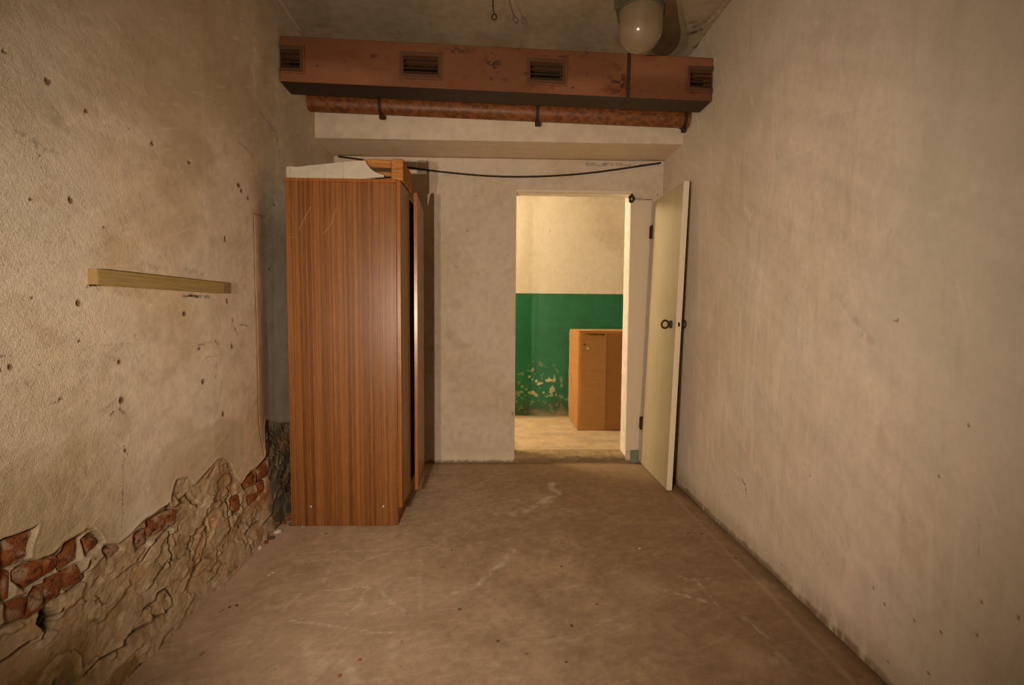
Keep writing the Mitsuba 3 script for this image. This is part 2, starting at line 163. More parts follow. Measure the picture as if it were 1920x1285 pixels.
bsdf('batten_wood', mikit.proc(batten_fn), 0.8, 0.2)
bsdf('batten_end', (0.25, 0.165, 0.07), 0.85, 0.1)
def rust_fn(p, n, uv):
    a = mikit.fbm(p.x * 6, p.y * 14, p.z * 14, 4); b = mikit.fbm(p.x * 26 + 5, p.y * 30, p.z * 30, 3); c = mikit.noise(p.x * 2.2, p.y * 4, p.z * 7 + 3)
    col = mikit.mix((0.150, 0.056, 0.024), (0.225, 0.092, 0.042), mikit.smoothstep(0.3, 0.7, c))
    col = mikit.mix(col, (0.135, 0.042, 0.012), 0.6 * mikit.smoothstep(0.50, 0.70, a))
    g = dr.exp(-dr.square((p.x + 0.035) / 0.05) - dr.square((p.z - 2.545) / 0.05)) + dr.exp(-dr.square((p.x - 0.69) / 0.06) - dr.square((p.z - 2.47) / 0.07)) + 0.7 * dr.exp(-dr.square((p.x + 0.22) / 0.09) - dr.square((p.z - 2.615) / 0.02))
    col = mikit.mix(col, (0.035, 0.014, 0.007), dr.minimum(g, 1) * mikit.smoothstep(0.46, 0.58, mikit.fbm(p.x * 38, p.y * 30, p.z * 38, 3)))
    return mikit.mix(col, (0.042, 0.018, 0.009), 0.8 * mikit.smoothstep(0.62, 0.80, b * 0.7 + 0.33 * mikit.fbm(p.x * 3 + 2, p.y * 3, p.z * 9, 2)))
bsdf('duct_paint', mikit.proc(rust_fn), 0.55, 0.35)
def pipe_fn(p, n, uv):
    b = mikit.fbm(p.x * 40 + 5, p.y * 40, p.z * 40, 3)
    return mikit.mix((0.20, 0.068, 0.019), (0.105, 0.034, 0.011), mikit.smoothstep(0.36, 0.72, b))
bsdf('pipe_paint', mikit.proc(pipe_fn), 0.5, 0.4)
bsdf('dark_rust', (0.035, 0.018, 0.011), 0.7, 0.3)
bsdf('grille_paint', (0.065, 0.032, 0.018), 0.6, 0.3)
bsdf('grille_frame', (0.085, 0.038, 0.018), 0.55, 0.35)
bsdf('duct_underside', (0.034, 0.018, 0.0095), 0.6, 0.35)
bsdf('dark_inside', (0.010, 0.008, 0.007), 0.95, 0.05)  # near-black, stands for the unlit inside of the duct
bsdf('rusty_iron', (0.11, 0.055, 0.022), 0.5, 0.4, metallic=0.5)
bsdf('dark_steel', (0.06, 0.045, 0.03), 0.4, 0.5, metallic=0.6)
bsdf('bright_steel', (0.62, 0.58, 0.52), 0.3, 0.5, metallic=0.9)
bsdf('cable_rubber', (0.022, 0.017, 0.014), 0.6, 0.3)
def door_fn(p, n, uv):
    t = mikit.fbm(p.x * 2, p.y * 3, p.z * 1.6, 3); s = mikit.noise(p.y * 18, p.z * 1.5, 4.0)
    return mikit.mix(mikit.mix((0.50, 0.42, 0.265), (0.42, 0.345, 0.205), t), (0.36, 0.28, 0.16), 0.25 * mikit.smoothstep(0.6, 0.9, s))
bsdf('door_paint', mikit.proc(door_fn), 0.45, 0.4)
bsdf('door_edge_paint', (0.66, 0.57, 0.45), 0.55, 0.35)
bsdf('frame_paint', (0.60, 0.50, 0.39), 0.7, 0.3)
bsdf('frame_foot_paint', (0.16, 0.20, 0.13), 0.7, 0.2)
def card_fn(p, n, uv):
    t = mikit.fbm(p.x * 3, p.y * 3, p.z * 2.2, 3); s = mikit.noise(p.x * 9, p.y * 9, p.z * 60)
    sp = mikit.smoothstep(0.70, 0.76, mikit.fbm(p.x * 22, p.y * 22, p.z * 14, 2))
    return mikit.mix(mikit.mix((0.29, 0.145, 0.045), (0.40, 0.205, 0.068), t * 0.75 + s * 0.25), (0.22, 0.10, 0.03), 0.10 * sp)
bsdf('cardboard', mikit.proc(card_fn), 0.85, 0.15)
bsdf('cardboard_dark', (0.255, 0.118, 0.033), 0.85, 0.15)
bsdf('cardboard_tear', (0.13, 0.05, 0.015), 0.9, 0.1)
def board_fn(p, n, uv):
    return mikit.mix((0.50, 0.455, 0.385), (0.38, 0.335, 0.27), mikit.fbm(p.x * 18, p.y * 18, p.z * 30, 3))
bsdf('white_board', mikit.proc(board_fn), 0.75, 0.2)
def brick_fn(p, n, uv):
    a = mikit.fbm(p.x * 30, p.y * 30, p.z * 30, 4); b = mikit.fbm(p.x * 22 + 8, p.y * 22, p.z * 22, 3); k = mikit.cell_rand(p.y * 7.5 + 0.2, p.z * 13.6)
    col = mikit.mix((0.190, 0.056, 0.016), (0.33, 0.122, 0.038), a)
    col = mikit.mix(col, (0.155, 0.062, 0.042), 0.45 * k)
    far = mikit.smoothstep(1.40, 1.55, p.y) * (1 - mikit.smoothstep(1.95, 2.05, p.y))
    col = mikit.mix(col, (0.36, 0.26, 0.175), (0.75 + 0.12 * far) * mikit.smoothstep(0.53 - 0.2 * far, 0.68 - 0.14 * far, b))
    return mikit.mix(col, (0.05, 0.022, 0.012), 0.7 * mikit.smoothstep(0.62, 0.72, mikit.fbm(p.x * 55, p.y * 55 + 3, p.z * 55, 3)))
bumped('brick_clay', mikit.proc(brick_fn), coarse, 0.006, 0.9, 0.15)
scene['lamp_glass'] = {'type': 'dielectric', 'int_ior': 1.5, 'ext_ior': 1.0}
bsdf('dusty_glass', (0.46, 0.33, 0.20), 0.15, 0.5, clearcoat=0.6, clearcoat_gloss=0.95)
bsdf('lamp_iron', (0.085, 0.075, 0.045), 0.55, 0.4)
bsdf('chip_dark', (0.12, 0.075, 0.042), 0.9, 0.1)
bsdf('chip_orange', (0.30, 0.13, 0.05), 0.9, 0.1)
bsdf('chip_white', (0.62, 0.54, 0.45), 0.9, 0.1)

XL, XR, YB, ZC = -1.16, 1.24, 3.77, 2.827
CREAM = np.array([0.60, 0.505, 0.405])

# ---------------------------------------------------------------- left wall: old plaster, lost along the bottom
yv = np.exp(np.arange(math.log(0.8), math.log(3.80), 0.0021))
zv = np.r_[np.arange(-0.02, 0.68, 0.0026), np.arange(0.68, 2.86, 0.0058)]
Y, Z = lattice(yv, zv)
low = Z < 0.80
il = np.nonzero(low)[0]; Yl, Zl = Y[il], Z[il]
d = np.zeros_like(Y)
wob = (N(Yl, Zl, 14, 14, 3, 3) - 0.5) * 0.05; wob2 = (N(Yl, Zl, 14, 14, 5, 3) - 0.5) * 0.05
damage = Polygon([(0.5, -0.3), (0.5, 0.60), (1.0, 0.585)] + BOUND + [(2.55, 0.42), (2.585, 0.53), (2.63, 0.58), (2.9, 0.5), (4, 0.45), (4, -0.3)]).buffer(0)
pt = shapely.points(Yl + wob * 0.35, Zl + wob2 * 0.35)
sd = np.where(shapely.contains(damage, pt), 1, -1) * shapely.distance(damage.exterior, pt)     # + inside
bz = shapely.union_all([Polygon(b).buffer(0) for b in BRICKS])
bd = shapely.distance(bz, shapely.points(Yl + wob * 0.15, Zl + wob2 * 0.15))
inside = sm(-0.002, 0.004, sd)
# layers of render broken off in steps, edges running with the break
ph = N(Yl * 0.8 + Zl * 0.5, Zl - 0.35 * Yl, 9, 13, 11, 4) * 5.2
fr = ph - np.floor(ph); terr = np.floor(ph) + sm(0.40, 0.60, fr) 
terr = (terr - 2.6) * 0.0088
ridg = 1 - np.abs(2 * N(Yl, Zl, 17, 12, 21, 4) - 1)
rough = (N(Yl, Zl, 42, 42, 8, 4) - 0.5)
edgefade = sm(0.0, 0.05, sd)
smooth_patch = sm(0.48, 0.60, N(Yl, Zl, 4.2, 5.5, 31, 2))      # still even grey render
body = -0.0065 + terr * (1 - 0.7 * smooth_patch) * (0.4 + 0.6 * edgefade) + rough * (0.012 - 0.007 * smooth_patch) + 0.004 * (ridg - 0.7)
openb = 1 - sm(0.004, 0.016, bd)
body = body * (1 - openb) + openb * (-0.020 + rough * 0.007)
dl = inside * body - (1 - inside) * 0.0
lip = np.exp(-((sd + 0.006) / 0.006) ** 2) * 0.0016 * N(Yl, Zl, 12, 12, 44, 2) * 2
dl = dl + lip * (sd < 0.003)
toe = sm(0.16, 0.0, Zl) * (0.016 + 0.012 * N(Yl, Zl, 6, 6, 51, 3))
dl = dl + toe
crk = np.zeros_like(Yl)
for k, c in enumerate(CRACKS):
    idx, dist = near(Yl + wob * 0.25, Zl + wob2 * 0.25, c, 0.04)
    if len(idx):
        g = np.exp(-(dist / 0.0045) ** 2); crk[idx] = np.maximum(crk[idx], g)
        p = np.asarray(c); below = Zl[idx] < np.interp(Yl[idx], *p[np.argsort(p[:, 0])].T)
        dl[idx] += -0.014 * g + np.where(below, -0.004, 0.006) * np.exp(-(dist / 0.02) ** 2) * (dist > 0.002)
ihole, dh = near(Yl, Zl, [(1.281, 0.351), (1.29, 0.335)], 0.06)
hl = 1 - sm(0.014, 0.026, dh + (rough[ihole]) * 0.012); dl[ihole] -= 0.035 * hl
d[il] = dl
d += (N(Y, Z, 2.2, 2.2, 61, 3) - 0.5) * 0.012 + (N(Y, Z, 11, 11, 62, 3) - 0.5) * 0.0022
d -= 0.047 * np.clip((Y - 2.05) / 0.75, 0, 1) * sm(0.20, 0.62, Z)
d -= 0.030 * sm(2.46, 2.72, Y) * sm(2.1, 1.5, Z) * sm(0.25, 0.6, Z)
idx, dist = near(Y, Z, GROOVE, 0.02); d[idx] -= 0.004 * np.exp(-(dist / 0.004) ** 2)
# colour
c0 = np.tile(CREAM, (len(Y), 1))
b1 = N(Y, Z, 1.6, 1.9, 71, 4); b2 = N(Y, Z, 5, 5, 72, 4); b3 = N(Y, Z, 26, 26, 73, 4); b4 = N(Y * 0.7 + Z, Z - 0.6 * Y, 3, 30, 74, 3); b5 = N(Y, Z, 90, 90, 75, 3)
c0 = lerp(c0, [0.50, 0.375, 0.25], sm(0.42, 0.68, b1) * 0.75)
c0 = lerp(c0, [0.56, 0.50, 0.40], sm(0.50, 0.75, b2) * 0.5)
c0 *= (0.66 + 0.38 * b3 + 0.22 * b5 + 0.18 * b4)[:, None]
c0 = lerp(c0, [0.36, 0.29, 0.185], sm(1.3, 2.4, Z + 1.6 * (b1 - 0.5)) * 0.55)                 # browner towards the ceiling: light falloff painted into the colour
c0 = lerp(c0, [0.47, 0.44, 0.35], sm(1.75, 1.0, Y + 0.9 * (b1 - 0.5)) * 0.55)               # greyer near end
c0 = lerp(c0, [0.36, 0.265, 0.16], sm(0.60, 0.76, N(Y, Z, 3, 9, 77, 4)) * sm(1.3, 1.9, Z) * 0.45)
# damp: olive band low on the near end and a pale ringed bloom above the break
olive = sm(0.90, 0.72, Z + 0.30 * (N(Y, Z, 5, 5, 81, 3) - 0.5)) * sm(1.66, 1.38, Y + 0.3 * (b2 - 0.5))
d += olive * ((N(Y, Z, 38, 30, 82, 4) - 0.5) * 0.006)
c0 = lerp(c0, np.array([0.40, 0.315, 0.185])[None] * (0.75 + 0.5 * b3)[:, None], olive * 0.8)
q = np.hypot((Y - 2.03) / 0.31, (Z - 0.53) / 0.17) + 0.9 * (b2 - 0.5) + 0.5 * (b1 - .5)
c0 = lerp(c0, [0.42, 0.335, 0.215], sm(1.02, 0.86, q) * 0.7); c0 = lerp(c0, [0.57, 0.49, 0.39], sm(0.2, 0.0, np.abs(q - 0.72) - 0.05) * 0.55)
c0 = lerp(c0, [0.34, 0.28, 0.19], sm(0.06, 0.0, np.abs(q - 1.0)) * 0.16)
sp = N(Y, Z, 60, 60, 83, 2); c0 *= (1 - 0.5 * sm(0.80, 0.88, sp))[:, None]
c0 = lerp(c0, [0.40, 0.30, 0.19], sm(0.56, 0.74, N(Y, Z, 9, 14, 87, 4)) * 0.32)
c0 = lerp(c0, [0.72, 0.63, 0.52], sm(0.62, 0.80, N(Y + Z * 0.6, Z - Y * 0.4, 9, 70, 86, 3)) * 0.36)
marks(c0, Y, Z, LMARKS, 100)
for (hy, hz, hw, hh) in HOLES:
    i1, _ = near(Y, Z, [(hy, hz)], 0.05)
    e = np.hypot((Y[i1] - hy) / (hw * 0.62), (Z[i1] - hz) / (hh * 0.62)) * (0.75 + 0.5 * N(Y[i1], Z[i1], 110, 110, 91, 2))
    m = 1 - sm(0.85, 1.25, e * 0.9); d[i1] -= 0.0035 * (1 - sm(0.4, 0.9, e))
    c0[i1] = lerp(c0[i1], [0.13, 0.062, 0.022], m * 0.93); c0[i1] = lerp(c0[i1], [0.66, 0.57, 0.46], (sm(2.1, 1.3, e) - m).clip(0) * 0.25)
idx, dist = near(Y, Z, GROOVE, 0.03); c0[idx] = lerp(c0[idx], [0.26, 0.17, 0.09], np.exp(-(dist / 0.0045) ** 2) * 0.45)
c0 = lerp(c0, [0.20, 0.18, 0.15], sm(2.50, 2.62, Y + 0.30 * (b2 - 0.5)) * sm(1.9, 1.5, Z) * 0.5)   # shade beside the wardrobe, painted into the wall colour
# inside the break: sandy render, orange brick dust, pale lime
cl = np.tile([0.42, 0.325, 0.205], (len(il), 1)); n1 = N(Yl, Zl, 7, 7, 92, 4); n2 = N(Yl, Zl, 18, 18, 93, 4)
cl = lerp(cl, [0.46, 0.385, 0.285], smooth_patch * 0.8)
cl = lerp(cl, [0.50, 0.28, 0.12], sm(0.52, 0.72, n1) * (0.35 + 0.5 * sm(1.9, 2.3, Yl)))
cl = lerp(cl, [0.24, 0.155, 0.07], sm(0.50, 0.72, n2) * 0.6)
cl = lerp(cl, [0.55, 0.45, 0.32], sm(0.004, 0.010, dl - toe + 0.006) * 0.3)
cl = lerp(cl, [0.27, 0.185, 0.075], sm(0.36, 0.16, Zl) * sm(1.50, 1.32, Yl + 0.25 * (n1 - 0.5)) * 0.75)
cl = lerp(cl, np.array([0.40, 0.315, 0.22])[None] * (0.65 + 0.6 * n2)[:, None], openb * 0.8)
cl = lerp(cl, [0.42, 0.34, 0.25], sm(0.10, 0.02, Zl) * sm(1.5, 1.7, Yl) * 0.6)
cl = lerp(cl, [0.07, 0.04, 0.02], crk * 0.65)
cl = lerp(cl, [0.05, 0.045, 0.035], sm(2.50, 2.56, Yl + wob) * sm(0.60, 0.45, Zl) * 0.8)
crev = np.exp(-((fr - 0.47) / 0.07) ** 2) * (1 - 0.8 * smooth_patch) * (1 - openb) * sm(0.35, 0.6, N(Yl, Zl, 13, 13, 97, 3))  # mask for crevice shade painted along the render steps
cl = lerp(cl, [0.10, 0.060, 0.03], crev * 0.6); cl = lerp(cl, [0.56, 0.45, 0.31], np.exp(-((fr - 0.66) / 0.08) ** 2) * (1 - openb) * 0.35)
cl *= (0.72 + 0.5 * N(Yl, Zl, 60, 60, 95, 3))[:, None]
mud = sm(0.30, 0.10, Zl) * sm(1.46, 1.30, Yl + 0.2 * (n1 - 0.5)); cl = lerp(cl, [0.11, 0.082, 0.035], mud * sm(0.40, 0.62, N(Yl, Zl, 30, 30, 98, 4)) * 0.9)
i9, d9 = near(Yl + wob, Zl + wob2, [(1.45, 0.01), (1.50, 0.045), (1.54, 0.03)], 0.06); cl[i9] = lerp(cl[i9], [0.20, 0.115, 0.035], (1 - sm(0.018, 0.035, d9)) * 0.8)
cl = lerp(cl, [0.30, 0.14, 0.055], sm(0.54, 0.68, N(Yl, Zl, 13, 10, 99, 4)) * sm(1.95, 2.25, Yl) * 0.55); cl = lerp(cl, [0.30, 0.20, 0.17], sm(0.55, 0.70, N(Yl, Zl, 8, 14, 89, 4)) * sm(1.45, 1.6, Yl) * sm(2.1, 1.9, Yl) * sm(0.25, 0.36, Zl) * 0.7)
cl[ihole] = lerp(cl[ihole], [0.04, 0.03, 0.015], hl * 0.9)
c0[il] = lerp(c0[il], cl, inside); c0[il] *= (1 - 0.35 * np.exp(-((sd - 0.002) / 0.0035) ** 2) * sm(1.0, 1.4, Yl))[:, None]  # shadow line under the break edge, painted into the colour
P = np.c_[XL + d, Y, Z]
c0 = np.clip(c0, 0.006, 0.85)
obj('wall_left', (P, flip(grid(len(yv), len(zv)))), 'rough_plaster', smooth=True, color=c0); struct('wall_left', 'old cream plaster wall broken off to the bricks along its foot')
rng = np.random.default_rng(7)
for k, b in enumerate(BRICKS):
    pg = Polygon(b).buffer(0.006).buffer(-0.003).simplify(0.0015)
    m = trimesh.creation.extrude_polygon(pg, 0.05, engine='earcut'); m = m.subdivide_to_size(0.012)
    v = m.vertices.copy(); f = m.faces
    h = v[:, 2] - 0.05
    dist = shapely.distance(pg.exterior, shapely.points(v[:, 0], v[:, 1]))
    tilt = rng.normal(0, 0.05); front = v[:, 2] > 0.045
    bulge = np.where(front, 0.006 * sm(0, 0.016, dist) + 0.010 * (meshkit.fbm(np.c_[v[:, :2] * 45, np.full(len(v), k * 3.0)], 3, 5) - 0.5) * sm(0, 0.01, dist) + tilt * (v[:, 0] - v[:, 0].mean()), 0)
    m = trimesh.Trimesh(np.c_[XL - 0.011 + h + bulge, v[:, 0], v[:, 1]], f, process=False)
    if m.volume < 0: m.invert()
    obj('brick', m, 'brick_clay', 'wall_left', smooth=35)

# ---------------------------------------------------------------- right wall
yv = np.exp(np.arange(math.log(0.8), math.log(3.80), 0.0032)); zv = np.arange(-0.02, 2.86, 0.0062)
Y, Z = lattice(yv, zv)
d = (N(Y, Z, 1.8, 1.8, 161, 3) - 0.5) * 0.014 + (N(Y, Z, 8, 8, 162, 3) - 0.5) * 0.003 + (N(Y * .5 + Z, Z - Y, 5, 16, 163, 3) - 0.5) * 0.0022
d += sm(0.03, 0.0, Z) * 0.012 * N(Y, Z, 9, 9, 164, 3)
c0 = np.tile([0.715, 0.615, 0.53], (len(Y), 1))
b1 = N(Y, Z, 1.5, 1.5, 171, 4); b2 = N(Y, Z, 5, 4, 172, 4); b3 = N(Y, Z, 24, 9, 173, 4); b4 = N(Y * 0.7 + Z, Z - 0.6 * Y, 3, 22, 174, 3); b5 = N(Y, Z, 80, 60, 175, 3)
c0 = lerp(c0, [0.53, 0.435, 0.33], sm(0.42, 0.66, b1) * 0.55); c0 = lerp(c0, [0.73, 0.60, 0.52], sm(0.50, 0.34, N(Y, Z, 2.4, 2.4, 178, 3)) * 0.5); c0 = lerp(c0, [0.60, 0.54, 0.45], sm(0.5, 0.72, b2) * 0.5)
c0 *= (0.70 + 0.26 * b3 + 0.18 * b4 + 0.18 * b5)[:, None]
c0 = lerp(c0, [0.48, 0.385, 0.28], sm(2.0, 3.0, Y + 0.6 * (b1 - .5)) * 0.5)
c0 = lerp(c0, [0.47, 0.43, 0.34], sm(1.8, 2.5, Z + 0.5 * (b1 - .5)) * 0.4)
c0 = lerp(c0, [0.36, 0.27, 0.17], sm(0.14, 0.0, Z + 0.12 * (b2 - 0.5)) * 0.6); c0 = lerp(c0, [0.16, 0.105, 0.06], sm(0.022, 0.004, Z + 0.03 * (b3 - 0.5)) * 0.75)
c0 = lerp(c0, [0.74, 0.66, 0.56], sm(0.64, 0.80, N(Y * 0.5 + Z, Z * 0.4 - Y, 7, 34, 186, 3)) * 0.42); c0 = lerp(c0, [0.47, 0.37, 0.27], sm(0.60, 0.78, N(Y, Z, 20, 4, 188, 4)) * 0.35)
c0 = lerp(c0, [0.72, 0.64, 0.54], sm(0.58, 0.78, N(Y, Z, 26, 4.5, 187, 4)) * 0.42 * sm(1.6, 1.0, Z))
c0 = lerp(c0, [0.50, 0.475, 0.385], sm(1.7, 1.15, Y + 1.6 * (b1 - .5)) * 0.5)
marks(c0, Y, Z, RMARKS, 300, 1.1)
for (hy, hz, r) in RSPOTS:
    i1, dd = near(Y, Z, [(hy, hz)], r * 3); c0[i1] = lerp(c0[i1], [0.10, 0.06, 0.03], (1 - sm(0.6, 1.4, dd / r)) * 0.85)
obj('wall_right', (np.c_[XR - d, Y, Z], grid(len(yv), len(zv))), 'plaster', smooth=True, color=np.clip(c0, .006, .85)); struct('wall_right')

# ---------------------------------------------------------------- floor
xv = np.arange(-1.25, 1.29, 0.0065); yv = np.exp(np.arange(math.log(0.75), math.log(3.83), 0.0036))
X, Y = lattice(xv, yv)
d = (N(X, Y, 2, 2, 201, 3) - 0.5) * 0.010 + (N(X, Y, 14, 14, 202, 3) - 0.5) * 0.0025 - 0.004
d -= 0.006 * sm(1.12, 1.20, X + 0.03 * (N(X, Y, 8, 8, 203, 2) - 0.5))
d += sm(-1.06, -1.17, X) * 0.02 * N(X, Y, 12, 12, 204, 3)
c0 = np.tile([0.232, 0.148, 0.090], (len(X), 1))
b1 = N(X, Y, 1.7, 1.7, 211, 4); b2 = N(X, Y, 6, 6, 212, 4); b3 = N(X, Y, 30, 30, 213, 4); b4 = N(X * .8 + Y * .3, Y - .2 * X, 9, 60, 214, 3); b5 = N(X, Y, 100, 100, 215, 3)
dust = sm(0.95, -0.75, X + 0.25 * (Y - 1.8) + 1.5 * (b1 - 0.5))
c0 = lerp(c0, [0.50, 0.385, 0.28], dust * 0.85 * (0.40 + 1.2 * (b2 - 0.25)).clip(0, 1))
c0 = lerp(c0, [0.34, 0.235, 0.14], sm(0.5, 0.7, b2) * 0.45)
c0 = lerp(c0, [0.49, 0.40, 0.30], sm(0.60, 0.78, b4) * 0.32 * (0.35 + dust))
for ang_, sd_ in ((0.5, 1), (1.25, 2), (2.2, 3), (0.05, 4)):      # faint scuffs swept in several directions
    ca, sa = math.cos(ang_), math.sin(ang_); h_ = N(X * ca + Y * sa, Y * ca - X * sa, 4, 75, 218 + sd_, 3); c0 = lerp(c0, [0.54, 0.43, 0.32], sm(0.60, 0.76, h_) * sm(0.46, 0.66, N(X, Y, 2.6, 2.6, 228 + sd_, 2)) * (0.06 + 0.26 * dust))
for (px_, py_, r_, s_) in ((-0.62, 1.60, 0.26, 0.30), (-0.50, 1.98, 0.30, 0.28), (-0.30, 1.62, 0.16, 0.22), (-0.85, 1.72, 0.16, 0.25), (0.62, 2.02, 0.16, 0.22), (0.05, 2.25, 0.10, 0.20), (0.30, 3.05, 0.12, 0.16), (-0.20, 2.0, 0.14, 0.22), (0.85, 1.58, 0.10, 0.2)):
    c0 = lerp(c0, [0.58, 0.46, 0.35], sm(1.0, 0.2, np.hypot(X - px_, Y - py_) / r_ + 1.4 * (b2 - .5) + .8 * (b3 - .5)) * s_)
c0 *= (0.62 + 0.42 * b3 + 0.34 * b5)[:, None]
c0 = lerp(c0, [0.50, 0.36, 0.27], sm(-0.97, -1.10, X + 0.10 * (b2 - .5)) * sm(1.6, 2.3, Y) * 0.6)
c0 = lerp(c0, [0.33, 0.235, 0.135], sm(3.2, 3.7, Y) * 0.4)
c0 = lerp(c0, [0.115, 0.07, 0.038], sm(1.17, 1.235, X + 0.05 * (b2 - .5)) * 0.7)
c0 = lerp(c0, [0.52, 0.40, 0.27], sm(0.022, 0.0, np.abs(X - 1.13 - 0.03 * (b2 - .5))) * 0.18)
c0 *= (1 - 0.5 * sm(0.80, 0.87, N(X, Y, 55, 55, 217, 2)))[:, None]
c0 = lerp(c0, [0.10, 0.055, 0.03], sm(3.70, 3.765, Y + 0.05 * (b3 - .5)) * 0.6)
marks(c0, X, Y, FMARKS, 500, 0.75)
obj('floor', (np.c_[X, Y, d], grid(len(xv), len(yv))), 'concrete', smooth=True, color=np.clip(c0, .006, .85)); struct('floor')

# ---------------------------------------------------------------- ceiling and beam
xv = np.arange(-1.27, 1.29, 0.012); yv = np.arange(0.8, 3.45, 0.012)
X, Y = lattice(xv, yv)
b1 = N(X, Y, 2, 2, 231, 4); b2 = N(X, Y, 8, 8, 232, 4); b3 = N(X, Y, 35, 35, 233, 3)
c0 = np.tile([0.35, 0.275, 0.19], (len(X), 1)); c0 = lerp(c0, [0.25, 0.21, 0.14], sm(0.4, 0.65, b1) * 0.8); c0 = lerp(c0, [0.27, 0.19, 0.11], sm(0.55, 0.75, b2) * 0.5)
c0 *= (0.8 + 0.4 * b3)[:, None]
c0 = lerp(c0, [0.14, 0.085, 0.05], sm(0.62, 0.72, N(X, Y, 13, 13, 236, 4)) * sm(0.85, 1.1, X) * 0.75)
c0 = lerp(c0, [0.47, 0.36, 0.25], sm(0.75, 0.95, X) * 0.4)
d = (N(X, Y, 3, 3, 237, 3) - 0.5) * 0.012 + (b2 - .5) * 0.003
i1, dd = near(X, Y, [(-1.18, 2.3), (-1.19, 3.1)], 0.03); c0[i1] = lerp(c0[i1], [0.62, 0.52, 0.38], (1 - sm(0.004, 0.012, dd)) * 0.5)
marks(c0, X, Y, CMARKS, 900)
obj('ceiling', (np.c_[X, Y, ZC - d], flip(grid(len(xv), len(yv)))), 'plaster', smooth=True, color=np.clip(c0, .006, .85)); struct('ceiling')
# concrete beam over the back of the room: front face and underside in one sheet
YF, ZB = 3.39, 2.293
s1 = np.arange(0, ZC - ZB + 0.02, 0.008)[::-1]; s2 = np.arange(0.0055, YB - YF + 0.01, 0.008)
xv = np.arange(-1.27, 1.29, 0.008); prof = np.vstack([np.c_[np.full(len(s1), YF), ZB + s1], np.c_[YF + s2, np.full(len(s2), ZB)]])
A, B = lattice(xv, np.arange(len(prof), dtype=float)); pr = prof[B.astype(int)]
nn = (N(A, pr.sum(1), 5, 5, 241, 3) - 0.5) * 0.006; fr_ = B < len(s1)
Pm = np.c_[A, pr[:, 0] - np.where(fr_, nn, 0), pr[:, 1] - np.where(fr_, 0, nn)]
c0 = np.tile([0.60, 0.50, 0.39], (len(A), 1)); c0 *= (0.80 + 0.25 * N(A, pr[:, 0] + pr[:, 1], 20, 20, 242, 4) + 0.12 * N(A, pr.sum(1), 3, 12, 243, 3))[:, None]
c0 = lerp(c0, [0.45, 0.34, 0.215], (~fr_) * (0.35 + 0.4 * N(A, pr[:, 0], 2, 30, 244, 3)))
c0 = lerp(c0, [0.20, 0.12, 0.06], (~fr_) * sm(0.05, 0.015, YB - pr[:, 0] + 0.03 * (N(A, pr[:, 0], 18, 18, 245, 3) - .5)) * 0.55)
spk = N(A, pr.sum(1), 60, 60, 246, 2); c0 *= (1 - 0.5 * sm(0.82, 0.88, spk))[:, None]
obj('ceiling_beam', (Pm, flip(grid(len(xv), len(prof)))), 'plaster', smooth=40, color=None) if False else obj('ceiling_beam', (Pm, flip(grid(len(xv), len(prof)))), 'plaster', smooth=False, color=np.clip(c0, .006, .85))
struct('ceiling_beam', 'plastered beam across the room under the ceiling')

# ---------------------------------------------------------------- back wall with the doorway
DX0, DX1, DZ, TH = 0.139, 0.998, 2.062, 0.16
xv = np.unique(np.r_[np.linspace(-1.27, DX0, 200), np.linspace(DX0, DX1, 90), np.linspace(DX1, 1.29, 44)].round(5)); zv = np.unique(np.r_[np.linspace(-0.02, DZ, 290), np.linspace(DZ, 2.32, 38)].round(5))
X, Z = lattice(xv, zv); F = grid(len(xv), len(zv)); cen = np.c_[X[F].mean(1), Z[F].mean(1)]
F = F[~((cen[:, 0] > DX0) & (cen[:, 0] < DX1) & (cen[:, 1] < DZ))]
nearopen = sm(0.0, 0.03, np.maximum(np.maximum(DX0 - X, X - DX1), Z - DZ))
d = ((N(X, Z, 3, 3, 251, 3) - 0.5) * 0.010 + (N(X, Z, 12, 12, 252, 3) - .5) * 0.003) * nearopen
c0 = np.tile([0.585, 0.485, 0.39], (len(X), 1)); b1 = N(X, Z, 2, 2, 253, 4); b2 = N(X, Z, 8, 8, 254, 4); b3 = N(X, Z, 35, 30, 255, 4)
c0 = lerp(c0, [0.51, 0.405, 0.29], sm(.42, .66, b1) * 0.6); c0 *= (0.82 + 0.2 * b3 + 0.12 * b2)[:, None]
c0 = lerp(c0, [0.36, 0.30, 0.17], sm(0.62, 0.75, N(X, Z, 9, 9, 256, 3)) * 0.28)
c0 = lerp(c0, [0.66, 0.57, 0.47], sm(0.10, 0.02, Z) * 0.5); c0 = lerp(c0, [0.15, 0.10, 0.06], sm(0.024, 0.004, Z + 0.03 * (b3 - .5)) * 0.8)
c0 = lerp(c0, [0.62, 0.54, 0.45], sm(0.5, 0.52, N(X, Z, 3.3, 9, 258, 3)) * sm(2.10, 2.2, Z) * 0.35)
c0 *= (1 - 0.6 * sm(0.82, 0.87, N(X, Z, 50, 50, 257, 2)))[:, None]
marks(c0, X, Z, [([(0.118, 0.385), (0.12, 0.372)], 0.013, -0.6), ([(-0.012, 2.115), (-0.012, 2.095)], 0.006, -0.3), ([(0.138, 1.35), (0.138, 1.2), (0.139, 1.0)], 0.006, -.3), ([(1.2, 2.05), (1.2, 2.04)], 0.008, -.4), ([(0.66, 2.265), (0.9, 2.262), (1.2, 2.27)], 0.014, -.35), ([(1.02, 0.75), (1.05, 0.72)], 0.006, -.3), ([(-0.32, 1.5), (-0.3, 1.48), (-0.29, 1.5)], 0.006, -.25)], 700)
verts = np.c_[X, YB - d, Z]
def quad(p): return np.array(p, float), np.array([[0, 1, 2], [0, 2, 3]])
parts = [(verts, flip(F) if False else F, c0)]
